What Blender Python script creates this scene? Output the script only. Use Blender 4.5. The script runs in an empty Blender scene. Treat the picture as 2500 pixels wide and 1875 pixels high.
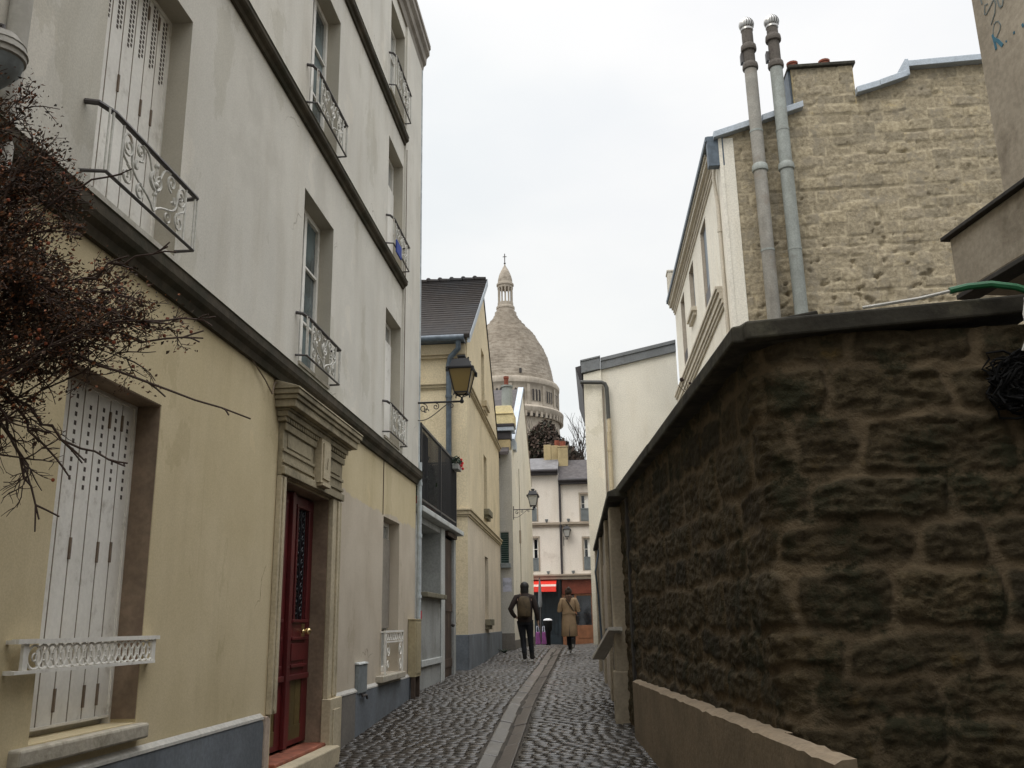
import bpy, bmesh, math, random
from bisect import bisect_right
from mathutils import Vector, Matrix, noise
R = random.Random(7)
scene = bpy.context.scene
COL = scene.collection
PI = math.pi
rad = math.radians

# ------------------------------------------------------------------ materials
def node(nt, kind, **kw):
    n = nt.nodes.new(kind)
    for k, v in kw.items():
        setattr(n, k, v)
    return n
def lk(nt, a, b): nt.links.new(a, b)
def base_mat(name):
    m = bpy.data.materials.new(name); m.use_nodes = True
    nt = m.node_tree; b = nt.nodes['Principled BSDF']
    return m, nt, b
def rgb(c): return (c[0], c[1], c[2], 1.0)
def mul(c, f): return tuple(max(0.0, min(1.0, x*f)) for x in c)
def mixn(nt, fac, a, b, blend='MIX'):
    n = nt.nodes.new('ShaderNodeMix'); n.data_type = 'RGBA'; n.blend_type = blend
    for sock, v in ((n.inputs[0], fac), (n.inputs[6], a), (n.inputs[7], b)):
        if isinstance(v, (int, float)): sock.default_value = v
        elif isinstance(v, tuple): sock.default_value = rgb(v)
        else: nt.links.new(v, sock)
    return n.outputs[2]
def noisen(nt, vec, scale, detail=4, rough=.55, stretch=None):
    if stretch:
        mp = node(nt, 'ShaderNodeMapping'); mp.inputs['Scale'].default_value = stretch
        lk(nt, vec, mp.inputs['Vector']); vec = mp.outputs[0]
    n = node(nt, 'ShaderNodeTexNoise'); n.inputs['Scale'].default_value = scale
    n.inputs['Detail'].default_value = detail; n.inputs['Roughness'].default_value = rough
    lk(nt, vec, n.inputs['Vector']); return n.outputs['Fac']
def rampn(nt, fac, lo, hi):
    r = node(nt, 'ShaderNodeMapRange'); r.inputs['From Min'].default_value = lo; r.inputs['From Max'].default_value = hi
    r.interpolation_type = 'SMOOTHSTEP'; lk(nt, fac, r.inputs['Value']); return r.outputs[0]
def bumpn(nt, b, h, strength, dist=.01, prev=None):
    bp = node(nt, 'ShaderNodeBump'); bp.inputs['Strength'].default_value = strength; bp.inputs['Distance'].default_value = dist
    lk(nt, h, bp.inputs['Height'])
    if prev: lk(nt, prev, bp.inputs['Normal'])
    lk(nt, bp.outputs[0], b.inputs['Normal']); return bp.outputs[0]
MATS = {}
def wear(nt, pos, c, amt):
    """repair patches with an edge of their own, hairline cracks and thin run stains"""
    w = noisen(nt, pos, 3.5, 5, .6)
    pa = rampn(nt, noisen(nt, pos, .75, 6, .62), .600, .618); c = mixn(nt, pa, c, mixn(nt, 1., c, (1.07, 1.06, 1.05), 'MULTIPLY'))
    pb = rampn(nt, noisen(nt, pos, .62, 6, .66, (1.3, 1.3, .8)), .405, .388); c = mixn(nt, pb, c, mixn(nt, 1., c, (.90, .895, .87), 'MULTIPLY'))
    ad = node(nt, 'ShaderNodeVectorMath', operation='MULTIPLY_ADD'); nz = node(nt, 'ShaderNodeTexNoise'); nz.inputs['Scale'].default_value = 2.2; nz.inputs['Detail'].default_value = 5; lk(nt, pos, nz.inputs['Vector'])
    lk(nt, nz.outputs['Color'], ad.inputs[0]); ad.inputs[1].default_value = (.55, .55, .55); lk(nt, pos, ad.inputs[2])
    vo = node(nt, 'ShaderNodeTexVoronoi', feature='DISTANCE_TO_EDGE'); vo.inputs['Scale'].default_value = .55; lk(nt, ad.outputs[0], vo.inputs['Vector'])
    cr = rampn(nt, vo.outputs['Distance'], .0035, .0012); mk = rampn(nt, noisen(nt, pos, .8, 3), .57, .63)
    mm = node(nt, 'ShaderNodeMath', operation='MULTIPLY'); lk(nt, cr, mm.inputs[0]); lk(nt, mk, mm.inputs[1])
    c = mixn(nt, mm.outputs[0], c, mixn(nt, 1., c, (.55, .52, .48), 'MULTIPLY'))
    dr = rampn(nt, noisen(nt, pos, 1., 4, .6, (14, 14, .55)), .66, .80); c = mixn(nt, dr, c, mixn(nt, 1., c, mul((.86, .84, .80), amt), 'MULTIPLY'))
    return c
def pm(name, col, rough=.85, var=.14, scale=1.2, streak=0., dirt=None, dirt_amt=0., dirt_scale=.8, bump=.25, bscale=45, metallic=0., spec=.3, fine=.08, worn=0.):
    """painted / rendered / stone surface: broad blotches, vertical rain streaks, stains, fine grain"""
    m, nt, b = base_mat(name); MATS[name] = m
    pos = node(nt, 'ShaderNodeNewGeometry').outputs['Position']
    c = mixn(nt, rampn(nt, noisen(nt, pos, scale, 5, .6), .32, .68), mul(col, 1-var), mul(col, 1+var))
    if fine:
        c = mixn(nt, rampn(nt, noisen(nt, pos, bscale*.7, 3), .35, .65), c, mixn(nt, 1., c, mul((1, 1, 1), 1-fine*2), 'MULTIPLY'))
    if streak:
        s = rampn(nt, noisen(nt, pos, 1., 6, .65, (2.6, 2.6, .42)), .42, .85)
        c = mixn(nt, s, c, mixn(nt, 1., c, mul((1, .97, .92), 1-streak), 'MULTIPLY'))
    if dirt:
        d = rampn(nt, noisen(nt, pos, dirt_scale, 7, .68), .62-dirt_amt*.35, .82-dirt_amt*.25)
        c = mixn(nt, d, c, dirt)
    if worn: c = wear(nt, pos, c, worn)
    lk(nt, c, b.inputs['Base Color'])
    b.inputs['Roughness'].default_value = rough; b.inputs['Metallic'].default_value = metallic
    b.inputs['Specular IOR Level'].default_value = spec
    if bump:
        p = bumpn(nt, b, noisen(nt, pos, bscale, 5, .6), bump, .006)
        bumpn(nt, b, noisen(nt, pos, 4., 4), bump*.8, .02, p)
    return m
def simple(name, col, rough=.5, metallic=0., spec=.5, emit=None, var=.12, vscale=9):
    m, nt, b = base_mat(name); MATS[name] = m
    pos = node(nt, 'ShaderNodeNewGeometry').outputs['Position']
    c = mixn(nt, rampn(nt, noisen(nt, pos, vscale, 4), .35, .65), mul(col, 1-var), mul(col, 1+var))
    lk(nt, c, b.inputs['Base Color']); b.inputs['Roughness'].default_value = rough
    b.inputs['Metallic'].default_value = metallic; b.inputs['Specular IOR Level'].default_value = spec
    if emit: b.inputs['Emission Color'].default_value = rgb(emit[0]); b.inputs['Emission Strength'].default_value = emit[1]
    return m

def house_plaster():
    """upper storeys of the big townhouse: pale grey render, rain streaks, grey under the ledges"""
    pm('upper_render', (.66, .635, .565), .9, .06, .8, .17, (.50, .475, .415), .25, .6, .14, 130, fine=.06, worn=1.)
    pm('upper_reveal', (.44, .41, .34), .9, .07, 1.2, .15, None, 0, 1, .1, 130, fine=.04)  # darker than the render: reveal shade partly put into the colour
    # ground floor: cream, with the pinkish repair coat right of the door
    m, nt, b = base_mat('cream_render'); MATS['cream_render'] = m
    pos = node(nt, 'ShaderNodeNewGeometry').outputs['Position']
    sp = node(nt, 'ShaderNodeSeparateXYZ'); lk(nt, pos, sp.inputs[0])
    n1 = noisen(nt, pos, .9, 5, .6)
    c1 = mixn(nt, rampn(nt, n1, .3, .7), (.59, .495, .305), (.67, .57, .375))
    c2 = mixn(nt, rampn(nt, noisen(nt, pos, 1.6, 5), .3, .7), (.52, .45, .35), (.60, .53, .425))
    wob = noisen(nt, pos, 3., 3)
    a = node(nt, 'ShaderNodeMath', operation='MULTIPLY_ADD'); lk(nt, wob, a.inputs[0]); a.inputs[1].default_value = .22; a.inputs[2].default_value = -.11
    zz = node(nt, 'ShaderNodeMath', operation='ADD'); lk(nt, sp.outputs['Z'], zz.inputs[0]); lk(nt, a.outputs[0], zz.inputs[1])
    zl = rampn(nt, zz.outputs[0], 1.455, 1.425)
    yl = rampn(nt, sp.outputs['Y'], 9.3, 9.32)
    mm = node(nt, 'ShaderNodeMath', operation='MULTIPLY'); lk(nt, zl, mm.inputs[0]); lk(nt, yl, mm.inputs[1])
    c = mixn(nt, mm.outputs[0], c1, c2)
    s = rampn(nt, noisen(nt, pos, 1., 6, .65, (2.2, 2.2, .4)), .45, .85)
    c = mixn(nt, s, c, mixn(nt, 1., c, (.84, .83, .8), 'MULTIPLY'))
    s2 = rampn(nt, noisen(nt, pos, .8, 7, .7), .62, .8)
    c = mixn(nt, s2, c, mixn(nt, 1., c, (.8, .8, .78), 'MULTIPLY'))
    c = mixn(nt, rampn(nt, noisen(nt, pos, 110, 3), .35, .65), c, mixn(nt, 1., c, (.9, .9, .9), 'MULTIPLY'))
    c = wear(nt, pos, c, 1.)
    lk(nt, c, b.inputs['Base Color']); b.inputs['Roughness'].default_value = .9; b.inputs['Specular IOR Level'].default_value = .25
    p = bumpn(nt, b, noisen(nt, pos, 130, 5, .6), .14, .006); bumpn(nt, b, noisen(nt, pos, 3.5, 4), .2, .02, p)
house_plaster()
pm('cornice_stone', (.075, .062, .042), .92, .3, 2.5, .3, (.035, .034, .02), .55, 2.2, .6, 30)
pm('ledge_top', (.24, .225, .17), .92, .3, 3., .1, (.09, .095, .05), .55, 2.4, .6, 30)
pm('eave_paint', (.30, .27, .23), .8, .2, 2, .2, (.1, .09, .07), .3, 2, .2)
pm('door_stone', (.50, .43, .30), .85, .12, 2, .25, (.26, .22, .15), .3, 1.5, .3, 50)
pm('brown_reveal', (.25, .185, .13), .8, .25, 2, .25, (.16, .11, .08), .35, 1.6, .25)
pm('pediment_stone', (.36, .31, .21), .9, .18, 2, .35, (.12, .105, .07), .5, 1.6, .4, 40)
pm('sill_stone', (.46, .42, .34), .9, .15, 3, .1, (.2, .18, .13), .4, 3, .5, 40)
pm('plinth_paint', (.165, .185, .205), .75, .16, 1.3, .2, (.10, .105, .11), .35, 1.1, .3, 40)
pm('plinth_brown', (.19, .175, .155), .8, .16, 1.3, .2, (.10, .10, .09), .35, 1.1, .3, 40)
pm('plinth_edge', (.50, .40, .32), .85, .12, 3, .1, (.3, .26, .2), .3, 3, .3)
pm('white_paint', (.80, .78, .72), .55, .06, 2, .15, (.48, .45, .39), .2, 6, .08, 60, spec=.4, fine=.03)
pm('iron_white', (.60, .59, .54), .6, .12, 6, 0, (.3, .22, .15), .25, 9, .1, 60)
simple('iron_dark', (.055, .048, .045), .5, 0, .5)
simple('slot_dark', (.07, .055, .045), .9)
simple('slot_brown', (.16, .12, .085), .9)
pm('red_door', (.105, .008, .009), .5, .2, 3, .1, (.10, .01, .012), .2, 2, .08, 50, spec=.5)
pm('door_wood', (.115, .085, .03), .5, .25, 4, .3, (.05, .04, .02), .3, 3, .15, 40, spec=.4)
simple('brass', (.75, .6, .32), .3, 1.)
simple('threshold_red', (.24, .075, .04), .7, var=.25)
def glass(name, col=(.025, .03, .033), rough=.06, var=.5):
    m, nt, b = base_mat(name); MATS[name] = m
    pos = node(nt, 'ShaderNodeNewGeometry').outputs['Position']
    c = mixn(nt, rampn(nt, noisen(nt, pos, 2.3, 2), .35, .65), mul(col, 1-var), mul(col, 1+var))
    lk(nt, c, b.inputs['Base Color']); b.inputs['Roughness'].default_value = rough; b.inputs['Specular IOR Level'].default_value = .6
    bumpn(nt, b, noisen(nt, pos, 1.7, 2), .05, .05)
glass('pane_dark'); glass('pane_blue', (.085, .115, .12)); glass('pane_curtain', (.36, .37, .35), .2, .2)
glass('pane_black', (.012, .014, .018))
pm('grey_wall', (.36, .37, .355), .85, .1, 1.5, .25, (.22, .22, .2), .3, 1.2, .25)
pm('grey_trim', (.52, .54, .52), .8, .08, 2, .2, (.32, .32, .29), .3, 2, .2)
pm('mossy_sill', (.23, .21, .15), .9, .2, 4, .2, (.09, .085, .05), .5, 4, .5)
pm('old_wood', (.085, .058, .042), .7, .3, 3, .5, (.03, .024, .02), .4, 2, .3, 40)
simple('rail_black', (.012, .013, .017), .45, 0, .5)
simple('mesh_screen', (.018, .02, .022), .8)
pm('cream_front', (.67, .575, .395), .9, .07, 1., .12, (.46, .38, .25), .15, .8, .2, 45, worn=1.)
pm('cream_trim', (.52, .44, .30), .9, .08, 2, .2, (.3, .25, .17), .25, 2, .2)
pm('cream_low', (.64, .56, .44), .9, .07, 1., .15, (.42, .36, .28), .2, .8, .2, 45)
pm('zinc_blue', (.22, .26, .30), .45, .15, 2, .2, (.14, .16, .18), .3, 2, .08, metallic=.3, spec=.5)
pm('zinc_pale', (.42, .47, .52), .5, .12, 2, .15, (.28, .31, .33), .25, 2, .08, metallic=.2, spec=.5)
pm('pipe_grey', (.31, .33, .305), .7, .12, 2.5, .3, (.22, .22, .2), .25, 3, .12)
pm('pipe_brown', (.31, .295, .26), .75, .14, 2.5, .3, (.24, .20, .16), .3, 2, .12)
pm('pipe_rust', (.115, .10, .085), .85, .3, 6, .2, (.06, .05, .045), .4, 6, .3)
simple('pipe_paleblue', (.42, .46, .47), .6, var=.15)
simple('downpipe_dark', (.075, .10, .125), .5, 0, .5, var=.2)
simple('cowl_metal', (.40, .39, .37), .35, .9)
simple('cowl_core', (.05, .045, .04), .6)
simple('pipe_black', (.06, .06, .055), .5)
simple('dull_brass', (.12, .085, .04), .7, .2)
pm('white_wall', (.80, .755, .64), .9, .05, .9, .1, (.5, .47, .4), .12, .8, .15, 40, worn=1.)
pm('white_wall_shade', (.50, .485, .44), .9, .08, .9, .2, (.38, .36, .31), .2, .8, .15, 40)  # greyer white; on the white house front it puts the shade into the colour
pm('white_facade', (.76, .72, .62), .9, .04, .9, .1, (.48, .45, .39), .15, .8, .15, 40)
pm('white_trim', (.56, .51, .42), .85, .08, 2, .2, (.36, .32, .26), .25, 2, .15)
pm('reveal_tan', (.46, .40, .325), .9, .06, 2, .1, None, 0, 1, .1)
pm('pink_wall', (.76, .695, .61), .9, .05, .7, .12, (.5, .43, .36), .15, .7, .15, 40)
pm('string_tan', (.38, .32, .25), .9, .1, 2, .2, (.25, .21, .16), .3, 2, .15)
pm('chim_yellow', (.74, .63, .36), .9, .12, 2, .3, (.34, .26, .11), .25, 2, .2)
pm('chim_tan', (.42, .335, .185), .9, .15, 2, .2, (.25, .2, .12), .3, 2, .2)
pm('pot_red', (.24, .075, .045), .85, .2, 6)
pm('tile_brown', (.022, .017, .014), .8, .3, 8, 0, (.022, .022, .024), .5, .7, .8, 22)
pm('slate_grey', (.165, .16, .162), .7, .2, 4, .2, (.09, .085, .085), .3, 2, .5, 25)
pm('slate_dark', (.075, .066, .065), .75, .25, 5, .1, (.045, .04, .04), .4, 2, .6, 25)
pm('gutter_dark', (.045, .04, .042), .5, .2, 4, bump=.05)
pm('grey_band', (.18, .19, .195), .6, .15, 2, .2, (.07, .07, .07), .3, 2, .1)
pm('green_shutter', (.018, .05, .042), .5, .2, 5, .2, bump=.1)
pm('awning_red', (.70, .035, .02), .7, .05, 4, bump=.1)
pm('awning_white', (.66, .5, .44), .7, .05, 4, bump=.1)
pm('shop_dark', (.012, .02, .026), .4, .3, 3, bump=.05, spec=.5)
pm('shop_red', (.16, .042, .024), .5, .2, 3, .2, bump=.1)
pm('shop_wood', (.20, .085, .04), .5, .2, 4, .3, bump=.15)
pm('basilica_stone', (.40, .35, .285), .9, .12, .25, .25, (.27, .235, .19), .3, .22, .2, 2.5)
simple('lancet_dark', (.045, .04, .037), .9)
pm('concrete_tan', (.40, .35, .275), .85, .1, 1.3, .35, (.15, .125, .09), .3, 1.2, .3, 40)
pm('concrete_dark', (.055, .05, .045), .9, .25, 2, .2, (.03, .03, .025), .4, 2, .3)
pm('cap_stone', (.048, .044, .034), .92, .35, 3, .15, (.105, .10, .07), .38, 3.5, .8, 26)
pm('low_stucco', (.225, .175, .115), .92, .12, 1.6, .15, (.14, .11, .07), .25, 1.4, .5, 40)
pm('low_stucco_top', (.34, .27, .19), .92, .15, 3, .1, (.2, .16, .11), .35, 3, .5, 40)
pm('gate_post', (.40, .34, .25), .85, .12, 2, .3, (.24, .2, .14), .3, 1.5, .2)
pm('gate_panel', (.30, .27, .225), .85, .12, 2, .35, (.17, .15, .12), .35, 1.5, .2)
pm('rail_timber', (.56, .53, .47), .75, .1, 3, .1, (.38, .35, .3), .3, 3, .1)
pm('box_tan', (.40, .34, .21), .6, .1, 2, .25, (.3, .24, .14), .25, 2, .1)
pm('vent_grey', (.22, .245, .25), .6, .12, 3, .25, (.15, .15, .14), .25, 3, .05)
simple('lamp_black', (.012, .012, .014), .4, 0, .5)
m, nt, b = base_mat('lamp_amber'); MATS['lamp_amber'] = m
b.inputs['Base Color'].default_value = (.26, .18, .055, 1); b.inputs['Roughness'].default_value = .35; b.inputs['Transmission Weight'].default_value = .25
m, nt, b = base_mat('lamp_clear'); MATS['lamp_clear'] = m
b.inputs['Base Color'].default_value = (.62, .62, .58, 1); b.inputs['Roughness'].default_value = .25; b.inputs['Transmission Weight'].default_value = .4
simple('twig', (.048, .027, .018), .85); simple('bark', (.035, .026, .02), .9)
simple('leaf_brown', (.095, .048, .022), .8, var=.4, vscale=30); simple('leaf_russet', (.23, .085, .030), .75, var=.4, vscale=30); simple('leaf_dark', (.04, .026, .013), .8, var=.4, vscale=30)
simple('berry_orange', (.22, .050, .016), .6)
simple('ivy_dark', (.030, .030, .016), .85, var=.5, vscale=3); simple('ivy_brown', (.075, .050, .036), .85, var=.4, vscale=3)
simple('terrace_leaf', (.02, .036, .018), .7, var=.4, vscale=20); simple('flower_red', (.55, .02, .03), .6)
simple('cloth_blue', (.02, .05, .28), .8)
simple('cable_black', (.010, .010, .010), .95, 0, .1); simple('cable_white', (.5, .49, .45), .6); simple('hose_green', (.015, .13, .05), .45)
simple('graffiti_blue', (.03, .13, .19), .7); simple('graffiti_grey', (.14, .165, .16), .7)
simple('purple_bag', (.16, .035, .15), .7); simple('paper', (.40, .41, .48), .8, var=.35, vscale=5)
simple('skin', (.42, .26, .19), .6); simple('hair_black', (.008, .007, .007), .6); simple('hair_brown', (.035, .02, .013), .6)
simple('jacket_dark', (.022, .013, .010), .85); simple('pack_khaki', (.065, .045, .022), .85, var=.3); simple('jeans_black', (.008, .009, .013), .9)
simple('coat_camel', (.31, .215, .125), .9, var=.1); simple('boot_dark', (.015, .013, .012), .6); simple('sole_pale', (.35, .33, .3), .7)
simple('scarf_brown', (.07, .035, .02), .9); simple('white_cover', (.65, .65, .66), .6)

# ------------------------------------------------------------------ mesh builder
class MB:
    def __init__(s): s.v = []; s.f = []; s.m = []; s.sm = []
    def add(s, verts, faces, mi=0, smooth=False):
        o = len(s.v); s.v.extend(tuple(p) for p in verts)
        for f in faces: s.f.append(tuple(i+o for i in f)); s.m.append(mi); s.sm.append(smooth)
    def quad(s, a, b, c, d, mi=0): s.add([a, b, c, d], [(0, 1, 2, 3)], mi)
    def hexa(s, p, mi=0):
        s.add(p, [(0, 3, 2, 1), (4, 5, 6, 7), (0, 1, 5, 4), (1, 2, 6, 5), (2, 3, 7, 6), (3, 0, 4, 7)], mi)
    def box(s, x0, x1, y0, y1, z0, z1, mi=0):
        s.hexa([(x0, y0, z0), (x1, y0, z0), (x1, y1, z0), (x0, y1, z0), (x0, y0, z1), (x1, y0, z1), (x1, y1, z1), (x0, y1, z1)], mi)
    def fbox(s, F, s0, s1, d0, d1, z0, z1, mi=0):
        s.hexa([F(s0, d0, z0), F(s1, d0, z0), F(s1, d1, z0), F(s0, d1, z0), F(s0, d0, z1), F(s1, d0, z1), F(s1, d1, z1), F(s0, d1, z1)], mi)
    def fprism(s, F, prof, s0, s1, mi=0):
        """profile of (d, z) points swept along s"""
        n = len(prof); v = [F(s0, d, z) for d, z in prof]+[F(s1, d, z) for d, z in prof]
        s.add(v, [tuple(range(n)), tuple(range(2*n-1, n-1, -1))]+[(i, i+n, (i+1) % n+n, (i+1) % n) for i in range(n)], mi)
    def poly(s, base, off, mi=0):
        """polygon (3d points) extruded by a vector"""
        n = len(base); o = Vector(off); v = [Vector(p) for p in base]; v = v+[p+o for p in v]
        s.add(v, [tuple(range(n)), tuple(range(2*n-1, n-1, -1))]+[(i, i+n, (i+1) % n+n, (i+1) % n) for i in range(n)], mi)
    def tube(s, pts, r, n=6, mi=0, caps=True, smooth=True):
        pts = [Vector(p) for p in pts]; k = len(pts)
        rr = r if isinstance(r, (list, tuple)) else [r]*k
        vs = []; ref = None
        for i, p in enumerate(pts):
            t = (pts[min(i+1, k-1)]-pts[max(i-1, 0)])
            if t.length < 1e-9: t = Vector((0, 0, 1))
            t.normalize()
            if ref is None:
                ref = Vector((0, 0, 1)) if abs(t.z) < .9 else Vector((1, 0, 0))
            a = t.cross(ref)
            if a.length < 1e-6: a = t.cross(Vector((0, 1, .3)))
            a.normalize(); b = a.cross(t); ref = b
            for j in range(n):
                an = 2*PI*j/n; vs.append(p+(a*math.cos(an)+b*math.sin(an))*rr[i])
        fs = [(i*n+j, i*n+(j+1) % n, (i+1)*n+(j+1) % n, (i+1)*n+j) for i in range(k-1) for j in range(n)]
        if caps: fs += [tuple(range(n-1, -1, -1)), tuple(range((k-1)*n, k*n))]
        s.add(vs, fs, mi, smooth)
    def lathe(s, cx, cy, prof, n=24, mi=0, smooth=True, caps=True):
        vs = [(cx+r*math.cos(2*PI*j/n), cy+r*math.sin(2*PI*j/n), z) for r, z in prof for j in range(n)]
        k = len(prof)
        fs = [(i*n+j, i*n+(j+1) % n, (i+1)*n+(j+1) % n, (i+1)*n+j) for i in range(k-1) for j in range(n)]
        if caps: fs += [tuple(range(n-1, -1, -1)), tuple(range((k-1)*n, k*n))]
        s.add(vs, fs, mi, smooth)
    def loft(s, rings, n=14, mi=0):
        """rings: (cx, cy, z, rx, ry) horizontal ellipses, bottom to top"""
        vs = [(cx+rx*math.cos(2*PI*j/n), cy+ry*math.sin(2*PI*j/n), z) for cx, cy, z, rx, ry in rings for j in range(n)]
        k = len(rings)
        fs = [(i*n+j, i*n+(j+1) % n, (i+1)*n+(j+1) % n, (i+1)*n+j) for i in range(k-1) for j in range(n)]
        fs += [tuple(range(n-1, -1, -1)), tuple(range((k-1)*n, k*n))]
        s.add(vs, fs, mi, True)
    def ball(s, c, rx, ry=None, rz=None, n=12, m=8, mi=0):
        ry = ry or rx; rz = rz or rx
        s.loft([(c[0], c[1], c[2]-rz*math.cos(PI*i/m), max(1e-4, rx*math.sin(PI*i/m)), max(1e-4, ry*math.sin(PI*i/m))) for i in range(m+1)], n, mi)

ORG = {}
def link(o, parent=None):
    COL.objects.link(o)
    if parent: o.parent = parent
def setp(o, label=None, cat=None, group=None, kind=None):
    if label: o['label'] = label
    if cat: o['category'] = cat
    if group: o['group'] = group
    if kind: o['kind'] = kind
    return o
def thing(name, label, cat, loc, group=None):
    o = bpy.data.objects.new(name, None); o.empty_display_size = .2; link(o)
    o.location = loc; ORG[o] = Vector(loc)
    return setp(o, label, cat, group)
def obj(name, mb, mats, parent=None, loc=None, bevel=0., sharp=40, label=None, recalc=True):
    org = ORG[parent] if parent else Vector(loc or (0, 0, 0))
    me = bpy.data.meshes.new(name)
    me.from_pydata([(p[0]-org.x, p[1]-org.y, p[2]-org.z) for p in mb.v], [], mb.f)
    if isinstance(mats, str): mats = [mats]
    for mm in mats: me.materials.append(MATS[mm])
    me.polygons.foreach_set('material_index', mb.m)
    me.polygons.foreach_set('use_smooth', [bool(x) for x in mb.sm])
    if recalc:
        bm = bmesh.new(); bm.from_mesh(me); bmesh.ops.recalc_face_normals(bm, faces=bm.faces); bm.to_mesh(me); bm.free()
    if any(mb.sm): me.set_sharp_from_angle(angle=rad(sharp))
    me.update()
    o = bpy.data.objects.new(name, me); link(o, parent)
    if not parent: o.location = org
    ORG[o] = org
    if label: o['label'] = label
    if bevel:
        bv = o.modifiers.new('Bevel', 'BEVEL'); bv.width = bevel; bv.segments = 2; bv.limit_method = 'ANGLE'; bv.angle_limit = rad(50)
    return o
def frame(o, d, n):
    def F(s, dd, z): return (o[0]+d[0]*s+n[0]*dd, o[1]+d[1]*s+n[1]*dd, z)
    return F
def facade(mb, F, s0, s1, z0, z1, holes, depth, mi=0, rmi=None):
    """a wall sheet with openings and their reveals"""
    rmi = mi if rmi is None else rmi
    ss = sorted({s0, s1}|{h for q in holes for h in q[:2] if s0 < h < s1}); zs = sorted({z0, z1}|{h for q in holes for h in q[2:4] if z0 < h < z1})
    for i in range(len(ss)-1):
        for j in range(len(zs)-1):
            cs = (ss[i]+ss[i+1])/2; cz = (zs[j]+zs[j+1])/2
            if any(a < cs < b and c < cz < d for a, b, c, d in holes): continue
            mb.quad(F(ss[i], 0, zs[j]), F(ss[i+1], 0, zs[j]), F(ss[i+1], 0, zs[j+1]), F(ss[i], 0, zs[j+1]), mi)
    for a, b, c, d in holes:
        c0 = max(c, z0); d0 = min(d, z1)
        mb.quad(F(a, 0, c0), F(a, -depth, c0), F(a, -depth, d0), F(a, 0, d0), rmi); mb.quad(F(b, 0, c0), F(b, -depth, c0), F(b, -depth, d0), F(b, 0, d0), rmi)
        if c >= z0: mb.quad(F(a, 0, c), F(b, 0, c), F(b, -depth, c), F(a, -depth, c), rmi)
        if d <= z1: mb.quad(F(a, 0, d), F(b, 0, d), F(b, -depth, d), F(a, -depth, d), rmi)

# ------------------------------------------------------------------ terrain heights along the lane
GP = [(-60, -3.2), (-5, -1.72), (0, -1.56), (8, -1.36), (9.8, -1.24), (13.35, -1.02), (17, -.95), (22.2, -.865), (25, -.79), (29, -.70), (34, -.78), (45, -.95), (60, -.95), (900, -1.2)]
def g(y):
    for (a, za), (b, zb) in zip(GP, GP[1:]):
        if a <= y <= b:
            t = (y-a)/(b-a); return za+(zb-za)*t
    return GP[-1][1]
def pw(y, pts):
    if y <= pts[0][0]: return pts[0][1]
    for (a, xa), (b, xb) in zip(pts, pts[1:]):
        if a <= y <= b: return xa+(xb-xa)*(y-a)/(b-a)
    return pts[-1][1]
def gutx(y): return pw(y, [(0, -.9), (9, -1.055), (16, -1.17), (26, -1.33), (45, -1.5)])
def road_z(x, y):
    return g(y)+.0-.07*max(0, 1-abs(x-gutx(y))/1.3)**1.0*1.0+.03
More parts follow.
